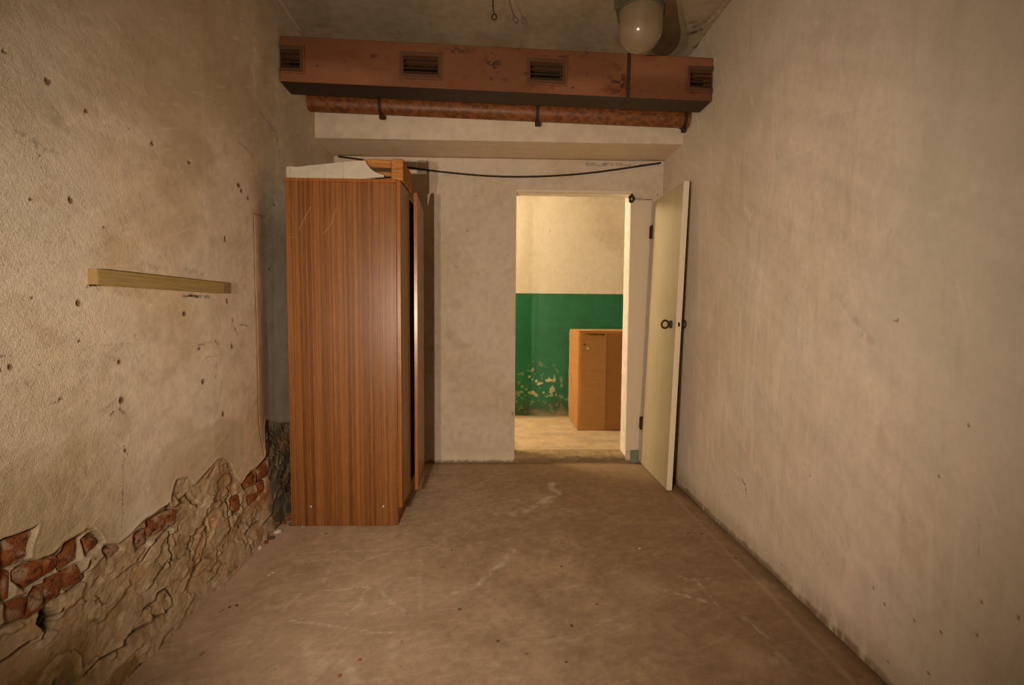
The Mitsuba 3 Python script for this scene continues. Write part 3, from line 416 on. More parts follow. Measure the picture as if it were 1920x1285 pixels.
def strip(p00, p10, p11, p01, n, m, col):
    a, b = lattice(np.linspace(0, 1, n), np.linspace(0, 1, m)); a, b = a[:, None], b[:, None]
    v = (np.asarray(p00) * (1 - a) + np.asarray(p10) * a) * (1 - b) + (np.asarray(p01) * (1 - a) + np.asarray(p11) * a) * b
    c = np.tile(col, (len(v), 1)) * (0.85 + 0.3 * meshkit.fbm(v * 25, 3, 9))[:, None]
    return v, grid(n, m), c
REV = [0.80, 0.72, 0.60]
parts.append(strip((DX1, YB, -.02), (DX1, YB + TH, -.02), (DX1, YB + TH, DZ), (DX1, YB, DZ), 12, 140, REV))
parts.append(strip((DX0, YB, -.02), (DX0, YB + TH, -.02), (DX0, YB + TH, DZ), (DX0, YB, DZ), 12, 140, REV))
parts.append(strip((DX0, YB, DZ), (DX1, YB, DZ), (DX1, YB + TH, DZ), (DX0, YB + TH, DZ), 60, 12, REV))
for (xa, xb, za, zb) in ((-2.6, DX0, -.02, 2.75), (DX1, 2.4, -.02, 2.75), (DX0, DX1, DZ, 2.75)):
    parts.append(strip((xa, YB + TH, za), (xb, YB + TH, za), (xb, YB + TH, zb), (xa, YB + TH, zb), 20, 20, [0.62, 0.54, 0.40]))
vs, fs, cs, o = [], [], [], 0
for v, f, c in parts: vs.append(v); fs.append(f + o); cs.append(c); o += len(v)
obj('wall_back', (np.vstack(vs), np.vstack(fs)), 'plaster', smooth=False, color=np.clip(np.vstack(cs), .006, .85)); struct('wall_back')
# worn doorstep
xv = np.linspace(DX0 - 0.005, DX1 + 0.005, 110); tv = np.linspace(0, 1, 30); A, B = lattice(xv, tv)
py = np.interp(B, [0, 0.35, 0.45, 1], [YB - 0.015, YB + 0.006, YB + 0.022, YB + TH + 0.01]); pz = np.interp(B, [0, 0.35, 0.45, 1], [-0.02, 0.040, 0.052, 0.052])
nz = N(A, B, 18, 6, 261, 4) - 0.5
pz = pz + nz * 0.022 * sm(1, .5, B); py = py + nz * 0.03 * sm(0.6, 0.2, B)
c0 = np.tile([0.30, 0.22, 0.11], (len(A), 1)); c0 = lerp(c0, [0.15, 0.105, 0.05], sm(0.42, 0.2, B) * 0.7); c0 *= (0.55 + 0.9 * N(A, B, 30, 12, 262, 4))[:, None]
obj('trim_1', (np.c_[A, py, pz], grid(len(xv), len(tv))), 'rough_plaster', smooth=True, color=np.clip(c0, .006, .85)); struct('trim_1', 'worn concrete doorstep')

# ---------------------------------------------------------------- rest of the room behind the camera
def sheet(key, p00, p10, p11, p01, col, mat='plaster', n=40, label=None):
    v, f, c = strip(p00, p10, p11, p01, n, n, col); obj(key, (v, f), mat, color=np.clip(c, .006, .85)); struct(key, label)
YR = -2.2
def plain(key, parts_, col):
    vs, fs, cs, o = [], [], [], 0
    for p in parts_:
        v, f, c = strip(*p, 30, 30, col); vs.append(v); fs.append(f + o); cs.append(c); o += len(v)
    obj(key, (np.vstack(vs), np.vstack(fs)), 'plaster', color=np.clip(np.vstack(cs), .006, .85)); struct(key)
sheet('wall_rear', (-1.3, YR, -.02), (1.3, YR, -.02), (1.3, YR, 2.86), (-1.3, YR, 2.86), CREAM)
sheet('wall_left_rear', (XL, YR, -.02), (XL, 0.81, -.02), (XL, 0.81, 2.86), (XL, YR, 2.86), [0.50, 0.43, 0.33])
sheet('wall_right_rear', (XR, YR, -.02), (XR, 0.81, -.02), (XR, 0.81, 2.86), (XR, YR, 2.86), [0.55, 0.47, 0.38])
sheet('floor_rear', (-1.25, YR, -.004), (1.29, YR, -.004), (1.29, 0.76, -.004), (-1.25, 0.76, -.004), [0.36, 0.27, 0.19], 'concrete')
sheet('ceiling_rear', (-1.27, YR, ZC), (1.29, YR, ZC), (1.29, 0.81, ZC), (-1.27, 0.81, ZC), [0.38, 0.31, 0.22])

# ---------------------------------------------------------------- hallway beyond the door
YH, ZH = 5.27, 0.05
xv = np.arange(-0.2, 1.7, 0.0075); zv = np.unique(np.r_[np.arange(0.0, 1.352, 0.0075), 1.356, 1.359, np.arange(1.366, 2.75, 0.012)].round(4))
X, Z = lattice(xv, zv); b1 = N(X, Z, 2.5, 2, 271, 4); b2 = N(X, Z, 10, 10, 272, 4); b3 = N(X, Z, 40, 30, 273, 4)
cu_ = np.tile([0.66, 0.61, 0.47], (len(X), 1)); cu_ = lerp(cu_, [0.52, 0.445, 0.32], sm(0.42, 0.7, b1) * 0.7); cu_ *= (0.86 + 0.2 * b3)[:, None]
cg = np.tile([0.005, 0.115, 0.046], (len(X), 1)) * (0.72 + 0.35 * b2 + 0.25 * b3)[:, None]
fl = sm(0.60, 0.66, N(X, Z, 26, 30, 274, 4)) * np.clip(np.exp(-((X - 0.46) / 0.16) ** 2 - ((Z - 0.42) / 0.12) ** 2) * 1.6 + 0.25 * sm(0.5, 0.2, Z), 0, 1)
cg = lerp(cg, [0.55, 0.47, 0.27], fl)
cg = lerp(cg, [0.035, 0.05, 0.022], sm(0.30, 0.06, Z + 0.3 * (b2 - .5)) * 0.75)
cg = lerp(cg, [0.28, 0.24, 0.12], sm(0.14, 0.05, Z + 0.16 * (b2 - 0.5)) * sm(0.3, 0.5, X) * 0.6)
up = (Z + 0.004 * (N(X, Z, 4, 1, 275, 2) - .5)) > 1.358
c0 = np.where(up[:, None], cu_, cg)
marks(c0, X, Z, [([(0.545, 2.015), (0.552, 2.012)], 0.01, -0.6), ([(0.61, 1.60), (0.612, 1.55)], 0.006, -.3), ([(0.55, 1.80), (0.555, 1.798)], 0.006, -.3), ([(0.45, 0.62), (0.46, 0.62)], 0.018, .6)], 800)
obj('wall_hallway', (np.c_[X, YH + (b1 - .5) * 0.008, Z], grid(len(xv), len(zv))), 'gloss_paint', smooth=True, color=np.clip(c0, .004, .85)); struct('wall_hallway', 'hallway wall painted cream above and green below')
xv = np.arange(-0.4, 1.7, 0.012); yv = np.arange(YB + TH - 0.01, YH + 0.03, 0.012); X, Y = lattice(xv, yv); b2 = N(X, Y, 9, 9, 281, 4); b3 = N(X, Y, 35, 35, 282, 4)
c0 = np.tile([0.44, 0.335, 0.20], (len(X), 1)) * (0.6 + 0.5 * b2 + 0.35 * b3)[:, None]
c0 = lerp(c0, [0.13, 0.09, 0.045], sm(5.10, 5.24, Y + 0.2 * (b2 - .5)) * 0.7); c0 *= (1 - .6 * sm(.76, .84, N(X, Y, 30, 30, 283, 2)))[:, None]
obj('floor_hallway', (np.c_[X, Y, ZH + (b2 - .5) * 0.008], grid(len(xv), len(yv))), 'concrete', smooth=True, color=np.clip(c0, .006, .85)); struct('floor_hallway')
HC = [0.62, 0.53, 0.37]
sheet('wall_hallway_left', (-2.6, YB + TH, 0), (-2.6, YH + .03, 0), (-2.6, YH + .03, 2.7), (-2.6, YB + TH, 2.7), HC)
sheet('wall_hallway_right', (2.4, YB + TH, 0), (2.4, YH + .03, 0), (2.4, YH + .03, 2.7), (2.4, YB + TH, 2.7), HC)
plain('ceiling_hallway', [((-2.6, YB + TH, 2.7), (2.4, YB + TH, 2.7), (2.4, YH + .03, 2.7), (-2.6, YH + .03, 2.7))], HC)
plain('wall_hallway_ends', [((-2.6, YH, 0), (-0.2, YH, 0), (-0.2, YH, 2.7), (-2.6, YH, 2.7)), ((1.69, YH, 0), (2.4, YH, 0), (2.4, YH, 2.7), (1.69, YH, 2.7))], [0.45, 0.45, 0.30])
plain('floor_hallway_ends', [((-2.6, YB + TH, ZH), (-0.39, YB + TH, ZH), (-0.39, YH, ZH), (-2.6, YH, ZH)), ((1.69, YB + TH, ZH), (2.4, YB + TH, ZH), (2.4, YH, ZH), (1.69, YH, ZH))], [0.36, 0.28, 0.17])
# hallway tube lamp, out of sight on the ceiling left of the doorway
hk = 'hallway_lamp'
obj('housing', rbox(-1.26, -1.14, 4.42, 5.08, 2.44, 2.52, 0.01), 'white_board', hk)
t_ = trimesh.creation.cylinder(0.022, segment=[(-1.20, 4.46, 2.40), (-1.20, 5.04, 2.40)], sections=16)
obj('stem', rbox(-1.21, -1.19, 4.54, 4.56, 2.52, 2.71, 0.002), 'dark_steel', hk); obj('stem', rbox(-1.21, -1.19, 4.94, 4.96, 2.52, 2.71, 0.002), 'dark_steel', hk)
obj('tube', t_, 'white_board', hk, smooth=30); scene[hk + '__tube']['emitter'] = {'type': 'area', 'radiance': rgb(WARM * HALL)}
tag(hk, 'tube lamp on the hallway ceiling left of the doorway', 'lamp')
# ---------------------------------------------------------------- door, swung open against the right wall
LEAN = 0.0300
def leaf(m): m = m.copy(); v = m.vertices.copy(); v[:, 0] += 1.104 + LEAN * v[:, 2]; v[:, 1] = 3.735 - v[:, 1] ; m.vertices = v; m.invert(); return m
DL = 0.600
obj('panel', leaf(rbox(0, 0.034, 0, DL, 0.008, 1.982, 0.002)), 'door_paint', 'door_1'); struct('door_1', 'cream painted door leaf standing open against the right wall')
obj('edge_strip', leaf(rbox(-0.001, 0.035, DL, DL + 0.006, 0.008, 1.982, 0.0015)), 'door_edge_paint', 'door_1', label='pale leading edge of the door')
HZ = 1.083
def loop(cx, cy, cz, R, r, n=28):
    a = np.linspace(0, 2 * np.pi, n); return tube(np.c_[cx + R * np.cos(a), np.full(n, cy), cz + R * 1.12 * np.sin(a)], r, 8)
for s in (0, 1):
    out = -1 if s == 0 else 1; x0 = 0.0 if s == 0 else 0.034; yc = DL - 0.085
    ros = trimesh.creation.cylinder(0.026, 0.008, sections=24); ros.apply_transform(trimesh.transformations.rotation_matrix(math.pi / 2, [0, 1, 0])); ros.apply_translation([x0 + out * 0.004, yc, HZ])
    neck = trimesh.creation.cylinder(0.009, segment=[(x0, yc, HZ), (x0 + out * 0.020, yc, HZ)], sections=14)
    obj('handle', leaf(join(neck, loop(x0 + out * 0.040, yc, HZ, 0.022, 0.0065))), 'dark_steel', 'door_1', smooth=40, label='dark metal ring handle')
    obj('rosette', leaf(ros), 'dark_steel', 'door_1', smooth=30)
obj('latch_plate', leaf(join(rbox(0.006, 0.028, DL + 0.005, DL + 0.008, HZ - 0.045, HZ + 0.045, 0.001))), 'door_edge_paint', 'door_1')
obj('latch', leaf(rbox(0.011, 0.023, DL + 0.006, DL + 0.014, HZ - 0.012, HZ + 0.014, 0.002)), 'dark_steel', 'door_1')
for z in (0.315, 1.762):
    k = trimesh.creation.cylinder(0.009, segment=[(-0.006, 0.004, z - 0.05), (-0.006, 0.004, z + 0.05)], sections=14)
    obj('hinge', leaf(join(k, rbox(-0.016, -0.004, -0.024, 0.004, z - 0.045, z + 0.045, 0.001))), 'dark_rust', 'door_1', smooth=30)
# frame: slightly leaning post on the hinge side and a thin head
pv = Polygon([(DX1 - 0.002, 0.10), (1.098, 0.10), (1.158, 1.995), (DX1 - 0.002, 1.995)])
obj('trim_2', prism(pv, YB - 0.018, YB + 0.004), 'frame_paint'); struct('trim_2', 'painted door post beside the hinges')
obj('foot', prism(Polygon([(DX1 + 0.04, 0.0), (1.095, 0.0), (1.098, 0.10), (DX1 + 0.04, 0.10)]), YB - 0.022, YB + 0.002), 'frame_foot_paint', 'trim_2', label='grey green foot of the door post')
obj('trim_3', rbox(DX0 - 0.004, DX1 + 0.004, YB - 0.012, YB + 0.02, DZ - 0.012, DZ + 0.008, 0.003), 'door_edge_paint'); struct('trim_3', 'thin pale strip along the head of the doorway')
a_ = np.linspace(0, 4.6 * np.pi, 60)
obj('wire_knot', join(tube(np.c_[0.998 + 0.016 * np.cos(a_) * (1 + 0.4 * np.sin(1.7 * a_)), YB - 0.026 + 0.008 * np.sin(a_ * 0.7), 2.008 + 0.022 * np.sin(a_) + 0.004 * a_ / 3 - 0.01], 0.005, 6),
    tube(spline([(1.005, YB - 0.024, 2.012), (1.07, YB - 0.024, 2.006), (1.15, YB - 0.024, 2.004)], 14), 0.0018, 5)), 'dark_rust', smooth=True)
tag('wire_knot', 'small dark knot of wire at the top right corner of the doorway', 'wire')

# ---------------------------------------------------------------- wardrobe
W = 'wardrobe'; WX0, WX1, WY0, WY1, WH = -1.097, -0.528, 2.637, 3.46, 1.836
tag(W, 'tall brown wood-grain wardrobe standing side on by the left wall', 'wardrobe')
obj('side_panel', rbox(WX0, WX1, WY0, WY0 + 0.018, 0.0, WH - 0.018, 0.0012), 'laminate', W)
obj('side_panel', rbox(WX0, WX1, WY1 - 0.018, WY1, 0.0, WH - 0.018, 0.0012), 'laminate', W)
obj('top_panel', rbox(WX0 - 0.004, WX1 + 0.001, WY0 - 0.003, WY1, WH - 0.018, WH, 0.002), 'edge_band', W, label='reddish top board')
obj('bottom_board', rbox(WX0, WX1, WY0 + 0.018, WY1 - 0.018, 0.09, 0.108, 0.001), 'laminate', W)
obj('back_panel', rbox(WX0, WX0 + 0.004, WY0 + 0.018, WY1 - 0.018, 0.03, WH - 0.018, 0.001), 'raw_hardboard', W)
obj('divider', rbox(WX0 + 0.004, WX1 - 0.004, 2.928, 2.944, 0.108, WH - 0.018, 0.001), 'raw_hardboard', W)
obj('plinth', rbox(WX1 - 0.03, WX1 - 0.014, WY0 + 0.018, WY1 - 0.018, 0.0, 0.09, 0.001), 'laminate', W)
dk = obj('door', rbox(WX1 + 0.002, WX1 + 0.021, WY0 + 0.001, 2.915, 0.100, WH - 0.006, 0.0015), 'door_laminate', W, label='narrow closed door')
obj('edge_band', rbox(WX1 + 0.0015, WX1 + 0.0215, WY0 - 0.002, WY0 + 0.0012, 0.100, WH - 0.006, 0.0008), 'edge_band', dk, label='orange edge strip')
hinge_at = [WX1 + 0.002, WY1 - 0.002, 0]
ajar = lambda m: rot(m, 4.2, [0, 0, 1], hinge_at)
d2 = obj('door', ajar(rbox(WX1 + 0.002, WX1 + 0.021, 2.945, WY1, 0.085, WH + 0.006, 0.0015)), 'door_laminate', W, label='wide door standing ajar')
obj('edge_band', ajar(rbox(WX1 + 0.0015, WX1 + 0.0215, 2.942, 2.9455, 0.085, WH + 0.006, 0.0008)), 'edge_band', d2, label='orange edge strip')
for (x, z) in ((-0.993, 0.104), (-0.607, 0.103)):
    sc = trimesh.creation.icosphere(2, 0.0075); sc.vertices *= [1, 0.5, 1]; sc.apply_translation([x, WY0 - 0.0005, z]); obj('screw', sc, 'bright_steel', W, smooth=True)
obj('hinge', rbox(WX1 - 0.004, WX1 + 0.004, WY1 - 0.02, WY1 + 0.003, 1.5, 1.56, 0.001), 'dark_steel', W)

# things lying on the wardrobe
out_ = spline([(-0.700, 1.931), (-0.684, 1.925), (-0.674, 1.908), (-0.655, 1.886), (-0.625, 1.868), (-0.592, 1.858)], 20)
low_ = [(-0.592, 1.850), (-0.64, 1.846), (-0.70, 1.8375), (-1.091, 1.8375), (-1.091, 1.893), (-1.075, 1.897)]
top_ = [(-1.04, 1.893), (-0.99, 1.899), (-0.95, 1.905), (-0.90, 1.910), (-0.84, 1.918), (-0.78, 1.924)]
tk = 'folded_board'
full = Polygon(np.vstack([out_, low_, top_])); main = full.intersection(shapely.box(-2, 0, -0.716, 3))
obj('body', prism(main, 2.645, 2.90), 'white_board', tk, smooth=35)
obj('curled_end', prism(full.intersection(shapely.box(-0.716, 0, 0, 3)), 2.643, 2.660), 'white_board', tk, smooth=35)
for x in (-1.071, -0.985, -0.895, -0.80):
    h = np.interp(x, [-1.075, -0.70], [1.894, 1.929]); obj('seam', rbox(x - 0.0025, x + 0.0025, 2.641, 2.647, 1.838, h, 0.001), 'white_board', tk)
tag(tk, 'off-white folded board with a curled right end on top of the wardrobe', 'board')
ck = 'wooden_crate'
obj('corner_post', rbox(-0.558, -0.497, 2.665, 2.705, 1.8365, 1.948, 0.003), 'lumber', ck)
obj('corner_post', rbox(-0.558, -0.497, 2.905, 2.945, 1.8365, 1.945, 0.003), 'lumber', ck)
obj('slat', rot(rbox(-0.705, -0.560, 2.668, 2.690, 1.905, 1.945, 0.004), 1.0, [0, 1, 0], [-0.6, 2.68, 1.92]), 'lumber', ck)
obj('slat', rbox(-0.690, -0.560, 2.672, 2.692, 1.862, 1.884, 0.003), 'lumber', ck)
obj('slat', rbox(-0.705, -0.560, 2.915, 2.935, 1.900, 1.942, 0.003), 'lumber', ck)
obj('side_board', rbox(-0.514, -0.497, 2.705, 2.905, 1.842, 1.944, 0.002), 'lumber', ck)
obj('base_board', rbox(-0.70, -0.515, 2.695, 2.905, 1.8365, 1.846, 0.002), 'lumber', ck)
tag(ck, 'small orange wooden crate beside the white board on top of the wardrobe', 'crate')

# ---------------------------------------------------------------- ventilation duct
L0, R0 = np.array([-1.203, 2.852, 2.417]), np.array([1.236, 2.925, 2.388])
ax = (R0 - L0); DLEN = np.linalg.norm(ax); ax /= DLEN; up_ = np.array([0, 0, 1.0]); up_ -= ax * (ax @ up_); up_ /= np.linalg.norm(up_); back = np.cross(up_, ax)
MD = np.eye(4); MD[:3, 0], MD[:3, 1], MD[:3, 2], MD[:3, 3] = ax, back, up_, L0
def du(m): m = m.copy(); m.apply_transform(MD); return m
DH, DD = 0.240, 0.170
GR = [(-0.066, 0.132), (0.652, 0.886), (1.360, 1.588), (2.284, 2.520)]
GZ0, GZ1 = 0.044, 0.188
body = rbox(0, DLEN, 0, DD, 0, DH, 0.004)
holes = [tbox(bounds=[[max(a + 0.022, 0.004), -0.02, GZ0 + 0.022], [min(b - 0.022, DLEN - 0.004), 0.12, GZ1 - 0.022]]) for a, b in GR]
body = trimesh.boolean.difference([body] + holes, engine='manifold')
obj('body', du(body), 'duct_paint', 'duct', smooth=20)
tag('duct', 'rusty brown square ventilation duct with four grilles across the room', 'duct')
obj('bottom_plate', du(rbox(0.0, DLEN, 0.004, DD - 0.002, -0.003, 0.001, 0.001)), 'duct_underside', 'duct', label='dark underside')  # underside coloured darker than the rest of the duct
obj('bottom_flange', du(rbox(0.0, DLEN, -0.003, 0.004, -0.003, 0.006, 0.001)), 'duct_paint', 'duct')
for a, b in GR:
    a, b = max(a, 0.002), min(b, DLEN - 0.002); i0, i1 = a + 0.022, b - 0.022
    if a < 0.01: i0 = a + 0.004
    if b > DLEN - 0.01: i1 = b - 0.004
    fr = [rbox(a, b, -0.010, 0.002, GZ1 - 0.024, GZ1, 0.002), rbox(a, b, -0.010, 0.002, GZ0, GZ0 + 0.024, 0.002)]
    if a > 0.01: fr.append(rbox(a, i0, -0.010, 0.002, GZ0, GZ1, 0.002))
    if b < DLEN - 0.01: fr.append(rbox(i1, b, -0.010, 0.002, GZ0, GZ1, 0.002))
    g = obj('grille', du(join(*fr)), 'grille_frame', 'duct')
    lip_ = [rbox(a, b, -0.012, 0.0, GZ0 - 0.004, GZ0 + 0.002, 0.001), rbox(a, b, -0.012, 0.0, GZ1 - 0.002, GZ1 + 0.004, 0.001)] + ([rbox(a - 0.004, a + 0.002, -0.012, 0, GZ0 - 0.004, GZ1 + 0.004, 0.001)] if a > 0.01 else []) + ([rbox(b - 0.002, b + 0.004, -0.012, 0, GZ0 - 0.004, GZ1 + 0.004, 0.001)] if b < DLEN - 0.01 else [])
    obj('rim', du(join(*lip_)), 'duct_paint', g)
    for k in range(4):
        z = GZ0 + 0.036 + k * 0.0245
        obj('blade', du(rot(rbox(i0, i1, 0.0, 0.020, z - 0.0016, z + 0.0016, 0.0006), -2 + 7 * math.sin(k * 2.3 + a * 9), [1, 0, 0], [0, 0.01, z])), 'grille_paint', g)
    obj('dark_back', du(rbox(i0 + .001, i1 - .001, 0.112, 0.118, GZ0 + 0.023, GZ1 - 0.023, 0.001)), 'dark_inside', g)  # black sheet painting the shade behind the blades
obj('joint_band', du(join(rbox(1.936, 1.955, -0.006, 0.002, -0.006, DH + 0.004, 0.001), rbox(1.936, 1.955, -0.004, DD + 0.004, -0.006, 0.002, 0.001), rbox(1.936, 1.955, -0.004, DD + 0.004, DH - .002, DH + 0.004, 0.001))), 'dark_rust', 'duct', label='dark joint band')

# pipe behind the duct
PA, PB = np.array([-1.205, 3.29, 2.478]), np.array([1.238, 3.29, 2.418])
pt_ = lambda x: PA + (PB - PA) * ((x - PA[0]) / (PB[0] - PA[0]))
obj('body', trimesh.creation.cylinder(0.054, segment=[PA, PB], sections=40), 'pipe_paint', 'pipe', smooth=30)
tag('pipe', 'round rusty brown pipe running behind and below the duct', 'pipe')
for x in (-0.748, 0.249, 1.205):
    c = pt_(x); a = np.linspace(0, 2 * np.pi, 40)
    ring = trimesh.creation.annulus(0.053, 0.061, 0.020, sections=40); ring.apply_transform(trimesh.transformations.rotation_matrix(math.pi / 2, [0, 1, 0])); ring.apply_translation(c)
    obj('clamp', join(ring, rbox(x - 0.012, x + 0.016, c[1] - 0.022, c[1] + 0.006, c[2] - 0.086, c[2] - 0.056, 0.004), rbox(x - 0.010, x + 0.010, c[1] + 0.053, 3.396, c[2] - 0.012, c[2] + 0.012, 0.002)), 'dark_rust', 'pipe', smooth=30)

# ---------------------------------------------------------------- bulkhead lamp on the ceiling
LX, LY = 0.662, 2.40; lk = 'ceiling_lamp'
th = np.linspace(0, np.pi / 2, 16)
prof_o = np.vstack([np.c_[0.103 * np.sin(th), 2.382 + 0.098 * (1 - np.cos(th))], [[0.104, 2.52], [0.100, 2.60]]])
obj('glass_jar', lathe(prof_o, [LX, LY, 0]), 'dusty_jar', lk, smooth=True, label='dusty glass jar')
obj('collar', lathe([[0.098, 2.556], [0.107, 2.556], [0.109, 2.563], [0.107, 2.572], [0.102, 2.578], [0.109, 2.586], [0.111, 2.61], [0.106, 2.617], [0.092, 2.64], [0.06, 2.70], [0.055, 2.76], [0.0, 2.76]], [LX, LY, 0]), 'lamp_iron', lk, smooth=35, label='greenish iron collar')
obj('ceiling_mount', lathe([[0.0, 2.755], [0.05, 2.755], [0.055, 2.79], [0.09, 2.80], [0.095, 2.832], [0.0, 2.832]], [LX, LY, 0]), 'lamp_iron', lk, smooth=35)
for ang in (0.2, 2.2, 3.3, 4.6):
    c, s = math.cos(ang), math.sin(ang); obj('lug', rot(rbox(LX + 0.100, LX + 0.126, LY - 0.012, LY + 0.012, 2.562, 2.615, 0.004), math.degrees(ang), [0, 0, 1], [LX, LY, 0]), 'lamp_iron', lk)
obj('guard_wire', tube([(LX - 0.112, LY, 2.62), (LX - 0.113, LY, 2.57), (LX - 0.110, LY - 0.01, 2.54), (LX - 0.108, LY - 0.015, 2.515), (LX - 0.105, LY - 0.02, 2.50)], 0.004, 8), 'lamp_iron', lk, smooth=True)
obj('bulb', lathe([[0.0, 2.44], [0.018, 2.444], [0.03, 2.462], [0.032, 2.485], [0.022, 2.52], [0.014, 2.55], [0.0, 2.552]], [LX, LY, 0], 24), 'white_board', lk, smooth=True)
tag(lk, 'bulkhead lamp with a dusty glass jar hanging from the ceiling', 'lamp')
scene['jar_dust'] = {'type': 'principled', 'base_color': rgb((0.27, 0.195, 0.115)), 'roughness': 0.15, 'specular': 0.6, 'clearcoat': 1.0, 'clearcoat_gloss': 0.97}
scene['dusty_jar'] = {'type': 'blendbsdf', 'weight': 0.62, 'first': {'type': 'thindielectric'}, 'second': {'type': 'twosided', 'bsdf': {'type': 'ref', 'id': 'jar_dust'}}}
del scene['lamp_glass'], scene['dusty_glass']

# hook in the ceiling
a_ = np.linspace(-0.5 * np.pi, 1.4 * np.pi, 24)
hp = np.vstack([[(-0.034, 2.30, ZC + 0.004)], [(-0.032, 2.30, 2.65)], [(-0.026, 2.30, 2.50)], np.c_[-0.021 + 0.010 * np.cos(a_ + np.pi), np.full(24, 2.30), 2.466 - 0.012 * np.sin(a_)]])
obj('ceiling_hook', tube(hp, 0.0032, 8), 'dark_rust', smooth=True); tag('ceiling_hook', 'thin wire hook hanging from the ceiling left of the lamp', 'hook')

# sagging cable under the beam
cp = spline([(-1.17, 3.754, 2.284), (-0.917, 3.753, 2.252), (-0.645, 3.752, 2.212), (-0.331, 3.752, 2.178), (-0.016, 3.752, 2.159), (0.30, 3.752, 2.163), (0.658, 3.752, 2.192), (0.976, 3.752, 2.238), (1.215, 3.754, 2.277)], 70)
obj('cable', tube(cp, 0.0065, 8), 'cable_rubber', smooth=True); tag('cable', 'black cable sagging along the back wall above the doorway', 'cable')

# wooden batten nailed to the left wall
bt = 'batten'
m = rbox(-1.172, -1.132, 1.452, 2.106, 1.221, 1.266, 0.002)
obj('body', m, 'batten_wood', bt); tag(bt, 'short wooden batten fixed to the left wall', 'batten')
obj('sawn_end', rbox(-1.172, -1.1325, 1.4505, 1.4535, 1.2215, 1.2655, 0.001), 'batten_end', bt, label='pale sawn end')
obj('nail', tube([(-1.165, 1.47, 1.2195), (-1.14, 1.44, 1.219), (-1.118, 1.405, 1.217)], 0.0022, 7), 'rusty_iron', bt, smooth=True)
obj('nail', tube([(-1.168, 1.915, 1.205), (-1.145, 1.90, 1.204), (-1.128, 1.875, 1.204)], 0.003, 7), 'rusty_iron', smooth=True); tag('nail', 'rusty nail in the left wall under the batten', 'nail')

# ---------------------------------------------------------------- cardboard box in the hallway
bk = 'cardboard_box'; BX0, BX1, BY0, BY1, BZ0, BZ1 = 0.758, 1.36, 4.605, 5.21, 0.052, 0.985
tag(bk, 'large brown cardboard box against the green hallway wall', 'box')
def sag(m, amt=0.006):
    m = m.subdivide_to_size(0.06); v = m.vertices.copy(); v[:, 1] += amt * (meshkit.fbm(v * 4, 3, 3) - .5) * 2; v[:, 0] += amt * (meshkit.fbm(v * 4 + 9, 3, 4) - .5) * 2; m.vertices = v; return m
obj('body', sag(rbox(BX0, BX1, BY0, BY1, BZ0, BZ1 - 0.004, 0.012)), 'cardboard', bk, smooth=30)
fv = sag(rbox(BX0 + 0.022, 1.020, BY0 - 0.009, BY0 + 0.002, BZ0 + 0.002, BZ1 - 0.022, 0.002), 0.003)
obj('front_flap', fv, 'cardboard', bk, label='wide front panel')
obj('front_flap', sag(rbox(1.020, BX1 - 0.01, BY0 - 0.005, BY0 + 0.002, BZ0 + 0.004, BZ1 - 0.016, 0.002), 0.003), 'cardboard_dark', bk, label='darker right front panel')
obj('top_flap', rbox(BX0 + 0.006, BX1 - 0.006, BY0 + 0.004, BY1 - 0.01, BZ1 - 0.006, BZ1 + 0.002, 0.002), 'cardboard', bk)
obj('torn_edge', prism(Polygon([(0.80, 0.962), (0.84, 0.955), (0.88, 0.948), (0.93, 0.946), (0.96, 0.950), (1.0, 0.940), (1.0, 0.962), (0.9, 0.968)]), BY0 - 0.012, BY0 - 0.004), 'cardboard_tear', bk, label='dark torn edge')
for (x, z) in ((0.815, 0.86), (0.845, 0.825)):
    obj('hand_hole', prism(shapely.Point(x, z).buffer(0.010), BY0 - 0.0125, BY0 - 0.006), 'cardboard_tear' if x < .83 else 'chip_white', bk)

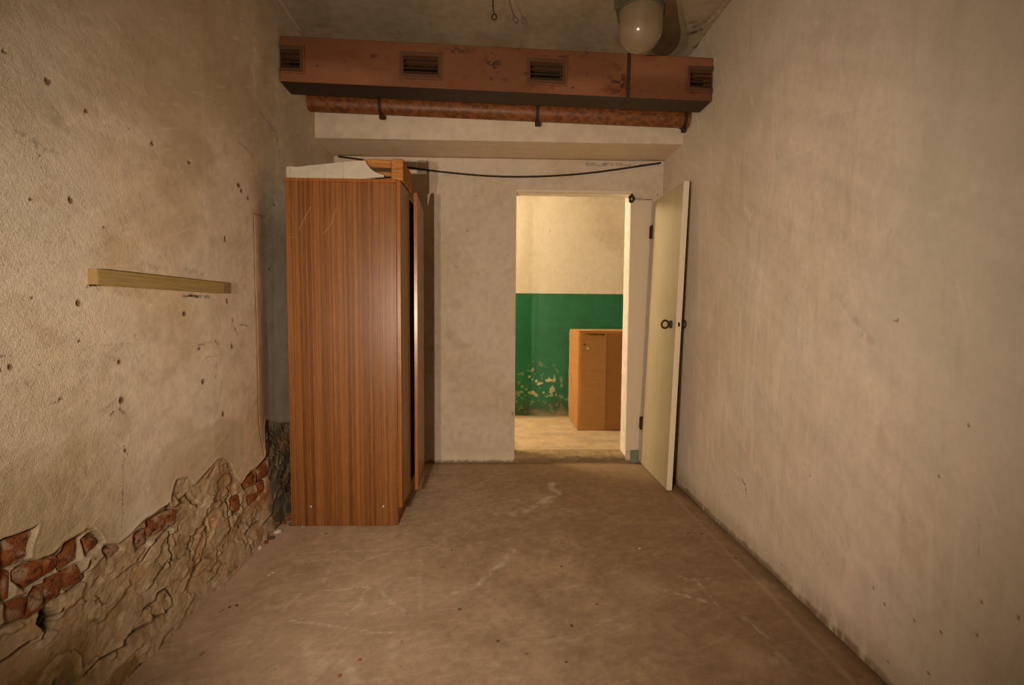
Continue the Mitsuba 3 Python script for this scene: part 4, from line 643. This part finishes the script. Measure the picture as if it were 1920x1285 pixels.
# ---------------------------------------------------------------- chips and rubble on the floor
def stone(x, y, z, r, seed, squash=0.5):
    m = trimesh.creation.icosphere(2, 1.0); v = m.vertices; g = np.random.default_rng(seed)
    v = v * (0.65 + 0.7 * meshkit.fbm(v * 1.7 + seed * 3.1, 3, seed))[:, None] * np.array([g.uniform(.7, 1.5), g.uniform(.7, 1.3), squash]) * r
    m.vertices = v; m = rot(m, g.uniform(0, 360), [0, 0, 1], [0, 0, 0]); m.apply_translation([x, y, z - m.vertices[:, 2].min()]); return m
CH = {'d': ('chip_dark', 'dark', 0.005), 'o': ('chip_orange', 'orange', 0.006), 'w': ('chip_white', 'white', 0.005)}
CHIP_LABELS = ['dark chip lying alone on the floor straight ahead of the wardrobe front edge', 'brownish chip near the front of the floor below the long pale scratch', 'brownish chip closest to the front of the floor on the left',
    'dark chip between the two front middle chips on the bare floor', 'left dark chip of the pair near the right wall by the open door', 'right dark chip of the pair near the right wall by the open door', 'tiny dark chip right of the wardrobe foot', 'tiny dark chip in the middle of the floor facing the doorway',
    'dark chip in the front middle of the floor right of centre', 'left dark chip of the pair beside the broken plaster', 'right dark chip of the pair beside the broken plaster', 'pale chip at the wardrobe corner by the left wall', 'dark chip just in front of the wardrobe panel',
    'pale chip in the middle of the floor on the way to the doorway', 'left pale chip of the pair near the left wall', 'dark chip closest to the front of the floor in the middle', 'brownish chip on the floor at the far left near the wall', 'right pale chip of the pair near the left wall', 'dark chip at the foot of the right wall', 'dark chip right of centre behind the front middle chips']
for k, (x, y, c) in enumerate(CHIPS):
    mt, nm, r = CH[c]; key = obj('debris_chip', stone(x, y, -0.006, r, k + 5), mt, smooth=50)
    tag(key, CHIP_LABELS[k], 'debris', 'chips on the concrete floor')
for k, (x, y) in enumerate(RUBBLE):
    key = obj('plaster_rubble', stone(x + 0.0, y, -0.004, 0.026 if k < 4 else 0.014, k + 60, 0.75), ['chip_white', 'chip_dark', 'brick_clay'][k % 3] if k != 0 else 'chip_white', smooth=50)
    tag(key, 'lump of fallen plaster at the foot of the left wall by the wardrobe', 'rubble', 'plaster lumps at the foot of the left wall')

# ---------------------------------------------------------------- the two work lamps beside the camera that light the room
for i, (p, k) in enumerate(LAMPS):
    wl = 'work_lamp' if i == 0 else f'work_lamp_{i:03d}'
    tw = T().look_at(origin=list(p), target=list(AIM), up=[0, 0, 1])
    M4 = np.array(tw.matrix, float)
    hs = trimesh.creation.revolve(np.array([[0.036, -0.012], [0.042, -0.012], [0.042, -0.03], [0.03, -0.07], [0.02, -0.09], [0.0, -0.09]]), sections=32); hs.apply_transform(M4)
    obj('housing', hs, 'lamp_iron', wl, smooth=30)
    ds = trimesh.creation.cylinder(0.034, 0.004, sections=32); ds.apply_translation([0, 0, -0.014]); ds.apply_transform(M4)
    key = obj('lens', ds, 'white_board', wl); scene[key]['emitter'] = {'type': 'area', 'radiance': rgb(WARM * GLOW * k)}
    tag(wl, ['right', 'left'][i] + ' one of two work lamps beside the camera', 'lamp')
